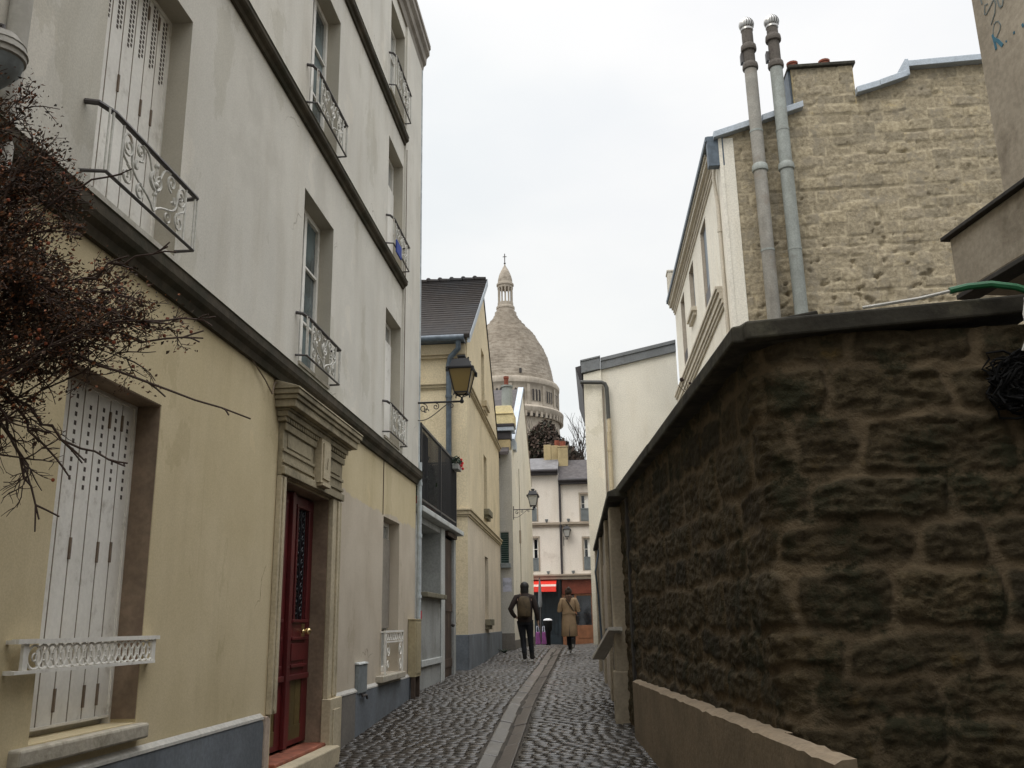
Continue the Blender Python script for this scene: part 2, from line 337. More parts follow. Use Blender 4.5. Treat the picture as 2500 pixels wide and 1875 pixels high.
# ================================================================== SETTING: ground sheet, cobbled lane, gutter
def build_ground():
    mb = MB(); xs = [-900, -200, -60, -20, -8, -3, -1, .5, 3, 10, 60, 200, 900]; ys = [-60, -20, -5, 0, 8, 9.8, 13.35, 17, 22.2, 25, 29, 34, 45, 60, 120, 300, 900]
    mb.v = [(x, y, g(y)-.06) for y in ys for x in xs]; n = len(xs)
    for j in range(len(ys)-1):
        for i in range(n-1): mb.f.append((j*n+i, j*n+i+1, (j+1)*n+i+1, (j+1)*n+i)); mb.m.append(0); mb.sm.append(False)
    pm('earth', (.07, .06, .05), .95, .25, 1.2, 0, (.04, .035, .03), .4, 2, .5, 25)
    setp(obj('ground', mb, 'earth'), kind='structure')
    # setts
    m, nt, b = base_mat('setts'); MATS['setts'] = m
    geo = node(nt, 'ShaderNodeNewGeometry'); pos = geo.outputs['Position']
    cr = node(nt, 'ShaderNodeValToRGB'); lk(nt, geo.outputs['Random Per Island'], cr.inputs[0])
    el = cr.color_ramp.elements; el[0].position = 0; el[0].color = (.055, .048, .039, 1); el[1].position = 1; el[1].color = (.10, .086, .070, 1)
    e = el.new(.4); e.color = (.072, .063, .053, 1); e = el.new(.75); e.color = (.083, .081, .077, 1)
    c = mixn(nt, rampn(nt, noisen(nt, pos, 30, 5, .65), .3, .7), cr.outputs[0], mixn(nt, 1., cr.outputs[0], (.55, .53, .5), 'MULTIPLY'))
    c = mixn(nt, rampn(nt, noisen(nt, pos, .55, 5, .6), .42, .68), c, mixn(nt, 1., c, (.62, .55, .48), 'MULTIPLY'))
    lk(nt, c, b.inputs['Base Color'])
    rr = node(nt, 'ShaderNodeMapRange'); lk(nt, noisen(nt, pos, .9, 5, .6), rr.inputs[0]); rr.inputs[1].default_value = .3; rr.inputs[2].default_value = .7; rr.inputs[3].default_value = .16; rr.inputs[4].default_value = .42
    lk(nt, rr.outputs[0], b.inputs['Roughness']); b.inputs['Specular IOR Level'].default_value = .5
    bumpn(nt, b, noisen(nt, pos, 45, 5, .65), .3, .005)
    mb = MB(); rr_ = random.Random(3); y = 5.0; k = 0
    while y < 46:
        d = .104+rr_.uniform(-.012, .012); gx = gutx(y); xl = -3.05 if y < 36 else -6.0; xr = .75 if y < 12 else .45
        if y > 40: xr = 2.5
        for a0, b0, sgn in ((gx-.18, xl, -1), (gx+.18, xr, 1)):
            x = a0+sgn*rr_.uniform(0, .06)
            while (x-b0)*sgn < 0:
                w = rr_.uniform(.10, .165); cx = x+sgn*w/2; hw = w/2-.003; hd = d/2-.0028; cy = y+rr_.uniform(-.006, .006)
                top = road_z(cx, cy)+rr_.uniform(-.0035, .0035); ti = rr_.uniform(-.018, .018); tj = rr_.uniform(-.02, .02); o = len(mb.v)
                for j in range(4):
                    fy = (-1, -.78, .78, 1)[j]
                    for i in range(4):
                        fx = (-1, -.84, .84, 1)[i]; edge = (j in (0, 3))+(i in (0, 3))
                        dz = (0, -.005, -.011)[edge]; s = 1.0 if edge < 2 else .93
                        mb.v.append((cx+fx*hw*s+rr_.uniform(-.003, .003), cy+fy*hd*s+rr_.uniform(-.003, .003), top+dz+fx*hw*ti+fy*hd*tj))
                for j in range(3):
                    for i in range(3): mb.f.append((o+j*4+i, o+j*4+i+1, o+j*4+i+5, o+j*4+i+4)); mb.m.append(0); mb.sm.append(True)
                ring = [0, 1, 2, 3, 7, 11, 15, 14, 13, 12, 8, 4]; o2 = len(mb.v)
                for q in ring: p = mb.v[o+q]; mb.v.append((p[0], p[1], p[2]-.06))
                for q in range(12): mb.f.append((o+ring[q], o2+q, o2+(q+1) % 12, o+ring[(q+1) % 12])); mb.m.append(0); mb.sm.append(True)
                x += sgn*w
        y += d
    setp(obj('cobbled_road', mb, 'setts', sharp=75, recalc=False), kind='structure')
    mb = MB(); ys = [4+i*.5 for i in range(88)]; xs = [-6.0, -3.1, -2.5, -2.0, -1.5, -1.2, -1.0, -.7, -.3, .2, .8, 3.]
    mb.v = [(x, y, road_z(x, y)-.013) for y in ys for x in xs]; n = len(xs)
    for j in range(len(ys)-1):
        for i in range(n-1): mb.f.append((j*n+i, j*n+i+1, (j+1)*n+i+1, (j+1)*n+i)); mb.m.append(0); mb.sm.append(True)
    pm('joint_dirt', (.055, .047, .037), .9, .3, 4, 0, (.02, .018, .014), .4, 3, .5, 40)
    setp(obj('road_joint_bed', mb, 'joint_dirt'), kind='structure')
    # central gutter of long flat stones
    pm('gutter_pale', (.088, .078, .065), .3, .2, 1.2, 0, (.1, .09, .075), .35, 3, .5, 30, spec=.5); pm('gutter_brown', (.066, .052, .041), .42, .2, 1.2, 0, (.07, .055, .045), .35, 3, .5, 30, spec=.5)
    mb = MB(); rr_ = random.Random(5)
    for side, mi in ((-1, 0), (1, 1)):
        y = 5.
        while y < 32:
            L = rr_.uniform(.5, .95); zz = rr_.uniform(-.006, .006)
            p = []
            for yy in (y+.008, y+L-.008):
                gx = gutx(yy); i0 = gx+side*.006; o0 = gx+side*.17; zc = g(yy)-.048+zz; zo = zc+.03
                p.append((i0, yy, zc, o0, zo))
            (a, ya, za, oa, zoa), (c, yc, zc, oc, zoc) = p
            mb.hexa([(a, ya, za-.1), (oa, ya, zoa-.1), (oc, yc, zoc-.1), (c, yc, zc-.1), (a, ya, za), (oa, ya, zoa), (oc, yc, zoc), (c, yc, zc)], mi)
            y += L
    setp(obj('gutter_channel', mb, ['gutter_pale', 'gutter_brown'], bevel=.012), kind='structure')
build_ground()

# ================================================================== scrollwork helpers
def spiral(c, r0, turns, a0, sgn, n=14, decay=.82):
    """points of a scroll in a plane, from the outside in"""
    out = []
    for i in range(n+1):
        t = i/n; a = a0+sgn*turns*2*PI*t; r = r0*(1-decay*t)
        out.append((c[0]+r*math.cos(a), c[1]+r*math.sin(a)))
    return out
def curve2(p0, p1, p2, p3, n=8):
    out = []
    for i in range(n+1):
        t = i/n; u = 1-t
        out.append(tuple(u**3*a+3*u*u*t*b+3*u*t*t*c+t**3*d for a, b, c, d in zip(p0, p1, p2, p3)))
    return out
def window_guard(F, s0, s1, z0, z1, d, parent, kind='scroll'):
    """wrought iron guard in front of a window: dark hand rail and bottom bar, pale scrolls"""
    mb = MB()
    w = s1-s0; h = z1-z0; e = min(.14, w*.13)
    P = lambda s, z: F(s, d, z)
    mb.tube([F(s0-.06, .0, z1+.03), F(s0-.05, d*.6, z1+.02), P(s0+.03, z1), P(s1+.02, z1)], .017, 7, 1)
    mb.tube([F(s1+.02, 0, z1-.005), P(s1+.02, z1)], .014, 6, 1)
    mb.tube([F(s0-.03, .0, z0), P(s0, z0), P(s1+.02, z0), F(s1+.02, .0, z0)], .011, 6, 1)
    for s in (s0+.02, s0+e, s1-e, s1-.005): mb.tube([P(s, z0), P(s, z1)], .008, 5, 0)
    for s, ddd in ((s0-.02, 1), (s1+.03, 1)): mb.tube([P(s, z0), P(s, z1)], .006, 5, 0)
    a, b = s0+e, s1-e; c = (a+b)/2; W = b-a
    def sc(pts, r=.0075): mb.tube([P(*p) for p in pts], r, 5, 0)
    for sg in (-1, 1):
        x = lambda t: c+sg*t*W/2
        sc(curve2((x(.0), z0+.02), (x(.2), z0+h*.35), (x(.75), z0+h*.2), (x(.72), z0+h*.62)))
        sc(curve2((x(.72), z0+h*.62), (x(.7), z0+h*.95), (x(.98), z0+h*.98), (x(.98), z0+h*.7)))
        sc(spiral((x(.83), z0+h*.70), .15*W/2, 1.3, 0 if sg > 0 else PI, sg*-1.))
        sc(spiral((x(.82), z0+h*.24), .16*W/2, 1.4, PI/2, sg*1.))
        sc(spiral((x(.50), z0+h*.80), .15*W/2, 1.4, -PI/2, sg*-1.))
        sc(spiral((x(.42), z0+h*.16), .13*W/2, 1.3, PI/2, sg*-1.))
        sc(curve2((x(.0), z0+h*.55), (x(.25), z0+h*.7), (x(.1), z0+h*.95), (x(.45), z0+h*.96)))
        sc(curve2((x(.98), z0+h*.7), (x(1.02), z0+h*.4), (x(.8), z0+h*.5), (x(.82), z0+h*.40)))
        sc(curve2((x(.03), z0+h*.42), (x(.2), z0+h*.5), (x(.2), z0+h*.62), (x(.08), z0+h*.7)), .012)
        sc(curve2((x(.55), z0+h*.50), (x(.62), z0+h*.45), (x(.66), z0+h*.52), (x(.6), z0+h*.6)), .011)
    sc([(c, z0+.02), (c, z0+h*.8)], .009)
    mb.ball(P(c, z0+h*.5), .022); mb.ball(P(c, z0+h*.84), .017); mb.ball(P(c, z0+h*.34), .015)
    return obj('window_guard', mb, ['iron_white', 'iron_dark'], parent)
def casement(F, s0, s1, z0, z1, d, parent, pmat='pane_blue', fmat='white_paint', bars=3, two=True, name='window', fw=.055):
    """frame with glass panes, set back in its opening"""
    mb = MB(); t = .05; c = (s0+s1)/2
    mb.fbox(F, s0, s0+fw, d, d+t, z0, z1); mb.fbox(F, s1-fw, s1, d, d+t, z0, z1)
    mb.fbox(F, s0+fw, s1-fw, d+.001, d+t-.001, z0, z0+fw*1.3); mb.fbox(F, s0+fw, s1-fw, d+.001, d+t-.001, z1-fw, z1)
    if two: mb.fbox(F, c-fw*.7, c+fw*.7, d+.002, d+t+.006, z0+fw*1.3, z1-fw)
    for k in range(1, bars):
        z = z0+(z1-z0)*k/bars
        for a, b in (((s0+fw, c-fw*.7), (c+fw*.7, s1-fw)) if two else ((s0+fw, s1-fw),)): mb.fbox(F, a, b, d+.012, d+t-.006, z-.014, z+.014)
    w = obj(name, mb, fmat, parent, bevel=.004)
    mb = MB(); mb.fbox(F, s0+.02, s1-.02, d-.004, d+.016, z0+.03, z1-.02)
    obj('pane', mb, pmat, w)
    return w

# ================================================================== the big townhouse on the left
F1 = frame((-2.75, 0), (0, 1), (1, 0))
Y0 = -14.0; Y1 = 13.85  # near end carried on unseen behind the camera to block sky light
DEP = .2
house = thing('townhouse', 'tall grey and cream rendered townhouse with red front door, white shutters and iron window guards', 'house', (-2.75, 6.5, -1.5))
cols = {'a': (4.43, 5.48), 'b': (8.08, 9.09), 'c': (11.64, 12.61)}
up = []
for k, (a, b) in cols.items(): up += [(a, b, 2.43, 4.24), (a, b, 5.10, 6.86)]
up += [(11.64, 12.61, 7.62, 9.15), (8.08, 9.09, 7.62, 9.15), (4.43, 5.48, 7.62, 9.15)]
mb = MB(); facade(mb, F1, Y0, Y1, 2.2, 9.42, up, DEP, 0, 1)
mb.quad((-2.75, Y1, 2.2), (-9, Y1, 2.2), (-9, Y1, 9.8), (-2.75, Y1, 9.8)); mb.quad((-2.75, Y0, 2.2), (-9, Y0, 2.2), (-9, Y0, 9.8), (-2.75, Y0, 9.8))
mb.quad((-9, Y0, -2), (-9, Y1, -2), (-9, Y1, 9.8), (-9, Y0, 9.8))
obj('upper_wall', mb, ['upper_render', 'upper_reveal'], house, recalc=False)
mb = MB(); lo = [(4.43, 5.48, -.52, 1.40), (7.80, 9.25, -1.6, 1.28), (11.72, 12.70, -.58, 1.39)]
facade(mb, F1, Y0, Y1, -2., 2.2, lo, DEP+.02)
mb.quad((-2.75, Y1, -2), (-9, Y1, -2), (-9, Y1, 2.2), (-2.75, Y1, 2.2)); mb.quad((-2.75, Y0, -2), (-9, Y0, -2), (-9, Y0, 2.2), (-2.75, Y0, 2.2))
obj('ground_floor_wall', mb, 'cream_render', house, recalc=False)
# darker brown painted reveals of the shuttered window and the door
mb = MB(); mb.fbox(F1, 5.474, 5.479, -.2, -.004, -.5, 1.39); mb.fbox(F1, 4.44, 5.473, -.2, -.004, 1.392, 1.397)
obj('window_reveal', mb, 'brown_reveal', house)
# corner pilaster strip
mb = MB(); mb.fbox(F1, 12.66, Y1+.012, -.1, .035, 2.36, 9.41); obj('corner_strip', mb, 'upper_render', house, bevel=.006)
# string courses
def course(name, z, y0, y1, thick, proj, top=.05):
    mb = MB()
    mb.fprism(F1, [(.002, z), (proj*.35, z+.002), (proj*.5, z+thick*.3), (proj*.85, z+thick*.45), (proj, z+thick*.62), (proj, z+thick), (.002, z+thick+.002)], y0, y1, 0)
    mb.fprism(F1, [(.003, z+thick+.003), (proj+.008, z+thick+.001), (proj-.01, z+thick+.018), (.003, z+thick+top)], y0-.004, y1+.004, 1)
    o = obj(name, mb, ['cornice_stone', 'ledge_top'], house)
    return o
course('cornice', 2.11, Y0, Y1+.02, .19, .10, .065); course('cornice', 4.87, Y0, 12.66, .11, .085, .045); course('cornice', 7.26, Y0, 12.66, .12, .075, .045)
mb = MB()
mb.fprism(F1, [(-.3, 9.40), (.03, 9.40), (.05, 9.52), (.09, 9.56), (.10, 9.68), (.15, 9.74), (.15, 9.84), (.17, 9.86), (.17, 9.93), (-.3, 9.95)], Y0, Y1+.12)
obj('eaves', mb, 'eave_paint', house)
mb = MB(); mb.poly([(-2.6, Y0, 9.94), (-5.8, Y0, 11.6), (-9.1, Y0, 9.94)], (0, Y1-Y0, 0)); obj('roof', mb, 'zinc_blue', house)
# plinth
def rounded_plinth(s0, s1, zt, r0, r1, mat_name, d=.03):
    mb = MB(); n = 5; pts = []
    zb = -2.
    pts.append((s0, zb))
    if r0:
        for i in range(n+1): a = PI-PI/2*i/n; pts.append((s0+r0+r0*math.cos(a), zt-r0+r0*math.sin(a)))
    else: pts.append((s0, zt))
    if r1:
        for i in range(n+1): a = PI/2-PI/2*i/n; pts.append((s1-r1+r1*math.cos(a), zt-r1+r1*math.sin(a)))
    else: pts.append((s1, zt))
    pts.append((s1, zb))
    mb.poly([F1(s, .001, z) for s, z in pts], (d, 0, 0)); return obj('plinth', mb, mat_name, house, bevel=.006)
rounded_plinth(Y0, 7.56, -.70, 0, .07, 'plinth_paint'); rounded_plinth(7.56+.003, 7.66, -.685, 0, .055, 'plinth_edge', .045)
rounded_plinth(9.605, 10.42, -.705, 0, 0, 'plinth_brown', .028); rounded_plinth(10.42, Y1, -.70, 0, 0, 'plinth_paint', .03)
mb = MB(); mb.fprism(F1, [(.002, -.70), (.036, -.70), (.034, -.682), (.002, -.655)], Y0, 7.54, 0); mb.fprism(F1, [(.002, -.70), (.034, -.70), (.032, -.684), (.002, -.655)], 9.61, Y1, 0)
obj('plinth_capping', mb, 'white_wall_shade', house)
# --- shutters
def panel_shutter(win, s0, s1, z0, z1, d, holes_z, handle_rows, extra=()):
    mb = MB(); n = 7; w = (s1-s0)/n
    for i in range(n):
        a = s0+i*w; dd = d+.006
        mb.fbox(F1, a+.003, a+w-.003, dd, dd+.016, z0+.015, z1-.01, 0)
        mb.fbox(F1, a-.0035, a+.0035, dd+.012, dd+.0165, z0+.03, z1-.02, 2); mb.fbox(F1, a+.004, a+.010, dd+.016, dd+.019, z0+.03, z1-.02, 0)
        for z in holes_z:
            off = (i % 3)*.018
            mb.fbox(F1, a+w*.44, a+w*.44+.022, dd+.0165, dd+.0175, z+off-.013, z+off+.013, 1)
            if len(holes_z) > 12: mb.fbox(F1, a+w*.70, a+w*.70+.020, dd+.0165, dd+.0175, z+off+.012, z+off+.036, 1)
    for (i, z, hh) in handle_rows:
        a = s0+i*w; mb.fbox(F1, a-.008, a+.008, d+.022, d+.032, z-hh, z+hh, 2)
    mb.fbox(F1, s0+.003, s1-.003, d+.03, d+.04, z0+.015, z0+.03, 0)
    obj('shutter', mb, ['white_paint', 'slot_dark', 'slot_brown'], win)
def plain_frame(s0, s1, z0, z1, d=-.2):
    mb = MB(); t = .045
    mb.fbox(F1, s0, s0+.03, d, d+t, z0, z1); mb.fbox(F1, s1-.03, s1, d, d+t, z0, z1); mb.fbox(F1, s0+.03, s1-.03, d, d+t, z1-.03, z1); mb.fbox(F1, s0, s1, d-.03, d-.01, z0, z1)
    return obj('window', mb, 'white_paint', house)
a, b = cols['a']
w = plain_frame(a, b, -.52, 1.40)
panel_shutter(w, a+.02, b-.02, -.5, 1.38, -.19, [.80+.052*i for i in range(10)], [(3, .45, .06), (5, .45, .06), (6, .46, .06), (3, -.35, .06), (5, -.35, .06), (6, -.35, .06), (5, 1.24, .05), (6, 1.25, .05)])
mb = MB(); mb.fbox(F1, a-.15, b+.05, -.19, .065, -.61, -.525); obj('sill', mb, 'sill_stone', w, bevel=.014)
# cast iron guard of rings
mb = MB(); s0, s1, z0, z1, d = 4.20, 5.55, -.175, -.05, .045
mb.fbox(F1, s0-.03, s1+.03, d-.018, d+.018, z1, z1+.022); mb.fbox(F1, s0-.03, s1, d-.012, d+.012, z0-.012, z0+.004)
for s in (s0+.05, s1-.02): mb.fbox(F1, s-.02, s+.02, d-.008, d+.008, z0, z1)
for s in (s0-.02, s1+.01): mb.fbox(F1, s-.012, s+.012, .0, d, z1-.0, z1+.018); mb.fbox(F1, s-.012, s+.012, .0, d, z0-.014, z0+.006)
for i in range(17):
    c = s0+.13+(s1-s0-.2)*i/16.
    mb.tube([F1(c+.06*math.cos(q*PI/7), d, (z0+z1)/2+.055*math.sin(q*PI/7)) for q in range(15)], .0065, 5)
    mb.tube([F1(c+.018*math.cos(q*PI/4), d, (z0+z1)/2+.018*math.sin(q*PI/4)) for q in range(9)], .005, 4)
obj('window_guard', mb, 'white_paint', w)
w = plain_frame(a, b, 2.43, 4.24)
panel_shutter(w, a+.02, b-.02, 2.45, 4.22, -.19, [3.70+.036*i for i in range(14)], [(3, 3.37, .06), (5, 3.37, .06), (6, 3.38, .06), (5, 4.1, .05), (6, 4.12, .05)])
window_guard(F1, 4.36, 5.46, 2.46, 2.84, .13, w)
w = plain_frame(a, b, 5.10, 6.86); panel_shutter(w, a+.02, b-.02, 5.12, 6.84, -.19, [6.3+.036*i for i in range(14)], [])
for k, zz in (('b', (2.43, 4.24)), ('b', (5.10, 6.86)), ('c', (2.43, 4.24)), ('c', (5.10, 6.86)), ('c', (7.62, 9.15)), ('b', (7.62, 9.15)), ('a', (7.62, 9.15))):
    a, b = cols[k]
    w = casement(F1, a, b, zz[0], zz[1], -.2, house, 'pane_blue' if k != 'c' else 'pane_curtain', 'white_paint', 3)
    mb = MB(); mb.fbox(F1, a+.01, b-.01, -.19, .02, zz[0]-.012, zz[0]+.02); obj('sill', mb, 'sill_stone', w)
    if zz[0] < 7: window_guard(F1, a-.05, b+.03, zz[0]+.05, zz[0]+.43, .10, w)
    else: window_guard(F1, a-.05, b+.03, zz[0]+.02, zz[0]+.5, .10, w)
    if k == 'c' and zz[0] < 7.:
        mb = MB(); mb.fbox(F1, a+.08, b-.05, -.146, -.13, zz[0]+.1, zz[1]-.3 if zz[0] < 5 else zz[1]-.5); obj('blind', mb, 'white_paint', w)
# ground floor window right of the door
w = casement(F1, 11.72, 12.70, -.58, 1.39, -.2, house, 'pane_curtain', 'white_paint', 1, False)
mb = MB(); mb.fbox(F1, 11.74, 12.68, -.145, -.125, -.02, 1.16); obj('shutter', mb, 'gate_panel', w)
mb = MB(); mb.fbox(F1, 11.45, 12.76, -.19, .10, -.665, -.585); obj('sill', mb, 'sill_stone', w, bevel=.012)
mb = MB(); d = .06
mb.fbox(F1, 11.66, 12.74, d-.015, d+.015, -.075, -.05); mb.fbox(F1, 11.66, 12.74, d-.01, d+.01, -.20, -.18)
for s in (11.68, 12.72): mb.fbox(F1, s-.012, s+.012, 0, d, -.075, -.055); mb.fbox(F1, s-.014, s+.014, d-.01, d+.01, -.58, -.06)
for i in range(9): mb.tube([F1(11.78+.11*i+.045*math.cos(q*PI/5), d, -.128+.042*math.sin(q*PI/5)) for q in range(11)], .006, 4)
for sg in (0, 1):
    c = 11.85+.72*sg
    mb.tube([F1(q[0], d, q[1]) for q in spiral((c, -.30), .085, 1.5, PI/2, 1 if sg else -1)], .007, 4); mb.tube([F1(q[0], d, q[1]) for q in spiral((c, -.47), .075, 1.5, -PI/2, 1 if sg else -1)], .007, 4)
obj('window_guard', mb, 'white_paint', w)
# --- doorway
mb = MB(); mb.fbox(F1, 7.66, 7.797, .001, .05, -.68, 1.29); mb.fbox(F1, 7.69, 7.74, .05, .066, -.66, 1.28); obj('door_surround', mb, 'door_stone', house, bevel=.012)
mb = MB(); mb.fbox(F1, 9.253, 9.56, .001, .05, -.68, 1.29)
mb.fbox(F1, 9.39, 9.46, .05, .068, -.66, 1.28); mb.fbox(F1, 9.50, 9.535, .05, .062, -.66, 1.28)
mb.fbox(F1, 9.22, 9.62, .002, .095, -1.45, -.679); mb.fbox(F1, 9.30, 9.54, .095, .105, -1.3, -.78)
obj('door_surround', mb, 'door_stone', house, bevel=.012)
mb = MB(); mb.fbox(F1, 9.246, 9.2515, -.22, .0, -1.5, 1.275); mb.fbox(F1, 7.80, 9.245, -.22, .0, 1.272, 1.278)
obj('door_reveal', mb, 'brown_reveal', house)
mb = MB()
mb.fbox(F1, 7.66, 9.56, .001, .045, 1.292, 1.76)
for z0, z1, dd in ((1.30, 1.37, .075), (1.40, 1.43, .062), (1.50, 1.53, .06), (1.69, 1.755, .07)): mb.fbox(F1, 7.65, 9.57, .045, dd, z0, z1)
for s0, s1 in ((7.76, 8.44), (8.96, 9.46)): mb.fbox(F1, s0, s1, .045, .056, 1.55, 1.67)
for z0, z1, dd, ex in ((1.762, 1.80, .075, .01), (1.802, 1.85, .10, .035), (1.852, 1.868, .125, .055), (1.87, 1.935, .185, .11), (1.937, 1.975, .205, .135), (1.977, 2.02, .225, .16)):
    mb.fbox(F1, 7.62-ex*.8, 9.56+ex*.8, .001, dd, z0, z1)
mb.fprism(F1, [(.003, 2.022), (.235, 2.022), (.23, 2.04), (.003, 2.105)], 7.48, 9.70)
for i in range(30): s = 7.60+i*.0665; mb.fbox(F1, s, s+.036, .065, .083, 1.763, 1.799)
obj('door_pediment', mb, 'pediment_stone', house, bevel=.006)
mb = MB(); mb.fbox(F1, 8.56, 8.86, .045, .12, 1.36, 1.79); mb.fbox(F1, 8.60, 8.82, .12, .135, 1.40, 1.75); mb.fbox(F1, 8.58, 8.84, .05, .14, 1.33, 1.365)
for i, zz in enumerate((1.52, 1.56, 1.60)): mb.fbox(F1, 8.69+.01*i, 8.715+.012*i, .135, .139, zz-.018, zz+.018, 1)
obj('keystone_plaque', mb, ['door_stone', 'pediment_stone'], house, bevel=.008)
door = None
for i, (s0, s1) in enumerate(((7.81, 8.52), (8.53, 9.245))):
    mb = MB(); d = -.20; z0, z1 = -1.05, 1.26
    gx0, gx1, gz0, gz1 = s0+.20, s1-.18, .08, 1.14
    mb.fbox(F1, s0, gx0, d, d+.045, z0, z1); mb.fbox(F1, gx1, s1, d, d+.045, z0, z1); mb.fbox(F1, gx0, gx1, d, d+.0448, gz1, z1); mb.fbox(F1, gx0, gx1, d, d+.0448, -.46, gz0)
    for (a, b, c, e) in ((gx0-.03, gx0+.004, gz0-.03, gz1+.03), (gx1-.004, gx1+.03, gz0-.03, gz1+.03)): mb.fbox(F1, a, b, d+.045, d+.062, c, e)
    for zz in (gz0-.03, gz1, -.02-.09, -.36): mb.fbox(F1, gx0-.06, gx1+.06, d+.046, d+.068, zz, zz+.03)
    mb.fbox(F1, gx0-.04, gx1+.04, d+.045, d+.056, -.30, -.14); mb.fbox(F1, s0+.06, s1-.06, d+.045, d+.075, -.47, -.42)
    mb.fbox(F1, s0, s0+.05, d, d+.0447, z0, -.46); mb.fbox(F1, s1-.03, s1, d, d+.0447, z0, -.46); mb.fbox(F1, s0+.05, s1-.03, d, d+.0446, z0, z0+.05)
    if i == 1: mb.fbox(F1, s0-.045, s0+.045, d+.045, d+.085, z0, z1)
    leaf = obj('door', mb, 'red_door', house, bevel=.005)
    mb = MB()
    for q in range(4): w4 = (s1-s0-.08)/4; mb.fbox(F1, s0+.05+q*w4+.004, s0+.05+(q+1)*w4-.004, d+.01, d+.036, z0+.05, -.46)
    mb.fbox(F1, s0+.05, s1-.03, d+.0365, d+.042, z0+.05, z0+.17)
    obj('wooden_panel', mb, 'door_wood', leaf)
    mb = MB(); mb.fbox(F1, gx0, gx1, d+.005, d+.012, gz0, gz1); obj('pane', mb, 'pane_black', leaf)
    mb = MB(); c = (gx0+gx1)/2
    for q in range(3): s = gx0+(gx1-gx0)*(q+.5)/3; mb.tube([F1(s, d+.03, gz0), F1(s, d+.03, gz1)], .006, 5)
    for q in range(9):
        zc = gz0+.07+q*.115
        for sg in (-1, 1): mb.tube([F1(p[0], d+.032, p[1]) for p in spiral((c+sg*.075, zc), .05, 1.3, PI/2*sg, sg)], .005, 4)
    obj('iron_grille', mb, 'rail_black', leaf)
    if i == 1:
        mb = MB(); mb.ball(F1(9.03, d+.10, -.03), .032); mb.tube([F1(9.03, d+.04, -.03), F1(9.03, d+.09, -.03)], .014, 8); mb.ball(F1(8.93, d+.08, -.03), .02); mb.fbox(F1, 8.99, 9.07, d+.046, d+.052, -.10, .04)
        obj('handle', mb, 'brass', leaf)
mb = MB(); mb.fbox(F1, 7.80, 9.25, -.21, .055, -1.5, -1.075, 0); mb.fbox(F1, 7.72, 9.22, .056, .20, -1.6, -1.10, 1)
obj('doorstep', mb, ['threshold_red', 'door_stone'], house, bevel=.012)
# gable corner downpipe, and a second one at the near end of the front
mb = MB(); x = -2.70; y = 13.89
mb.tube([(x, y, -.2), (x, y, 2.46)], .036, 10); mb.tube([(x-.03, y, 2.46), (x-.03, y, 9.4)], .03, 10)
for z in (.4, 1.3, 2.1): mb.lathe(x, y, [(.045, z), (.045, z+.05)], 10)
obj('downpipe', mb, 'pipe_paleblue', house)
mb = MB(); mb.tube([(-2.70, 3.62, -.6), (-2.70, 3.62, 9.4)], .05, 12)
for z in (.6, 2.0, 3.4): mb.lathe(-2.70, 3.62, [(.06, z), (.06, z+.06)], 12)
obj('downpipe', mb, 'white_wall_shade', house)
# thin loose cable hanging under the ledge and a hairline cable over the right window
mb = MB(); mb.tube([F1(6.9, .02, 2.12), F1(7.2, .03, 2.02), F1(7.32, .05, 1.93), F1(7.42, .03, 2.06), F1(7.7, .02, 2.10)], .006, 5); obj('cable', mb, 'slot_brown', house)
mb = MB(); mb.tube([F1(11.66, .006, 1.40), F1(11.66, .006, 2.14)], .006, 5); obj('cable', mb, 'slot_brown', house)
mb = MB(); mb.tube([F1(12.69, .04, 2.5), F1(12.69, .04, 7.2)], .006, 5)
obj('cable', mb, 'slot_brown', house)

# wall light, cut by the left edge of the photo
t = thing('wall_light', 'round brass and grey wall light on the upper left wall beside a downpipe', 'lamp', (-2.6, 3.39, 2.5))
mb = MB(); mb.lathe(-2.60, 3.39, [(.09, 2.49), (.112, 2.505), (.110, 2.53), (.118, 2.535), (.105, 2.57), (.108, 2.575), (.07, 2.625), (.02, 2.635)], 24); obj('shade', mb, 'pipe_brown', t)
mb = MB(); mb.lathe(-2.60, 3.39, [(.02, 2.36), (.055, 2.40), (.092, 2.45), (.104, 2.505)], 24); obj('bowl', mb, 'vent_grey', t)
mb = MB(); mb.tube([(-2.60, 3.39, 2.65), (-2.60, 3.39, 2.68), (-2.66, 3.38, 2.70), (-2.76, 3.36, 2.69)], .010, 8); obj('arm', mb, 'iron_dark', t)
# utility boxes
t = thing('utility_box', 'tall narrow tan utility cabinet standing on two dark legs at the corner of the townhouse', 'cabinet', (-2.62, 13.35, -1.02))
mb = MB(); mb.box(-2.745, -2.635, 13.35, 13.77, -.70, .08); mb.box(-2.748, -2.628, 13.34, 13.78, .081, .10); mb.box(-2.6349, -2.628, 13.40, 13.72, -.66, .05); obj('cabinet_body', mb, 'box_tan', t, bevel=.01)
for yy in (13.39, 13.72):
    mb = MB(); mb.box(-2.70, -2.645, yy-.03, yy+.03, -1.1, -.70); obj('leg', mb, 'old_wood', t)
t = thing('vent_box', 'small grey metal box fixed low on the townhouse wall above the plinth', 'box', (-2.7, 10.65, -.73))
mb = MB(); mb.fbox(F1, 10.47, 10.86, .001, .045, -.72, -.41); obj('vent_box_body', mb, 'vent_grey', t, bevel=.006)
mb = MB(); mb.fprism(F1, [(.001, -.408), (.055, -.408), (.05, -.395), (.001, -.385)], 10.455, 10.875); obj('lid', mb, 'grey_trim', t)
mb = MB(); mb.tube([F1(10.6, .05, -.72), F1(10.6, .06, -.75), F1(10.78, .06, -.75), F1(10.82, .06, -.79)], .014, 6); obj('pipe_stub', mb, 'iron_dark', t)
mb = MB(); mb.fbox(F1, 11.66, 11.98, .115, .135, 5.05, 5.24)
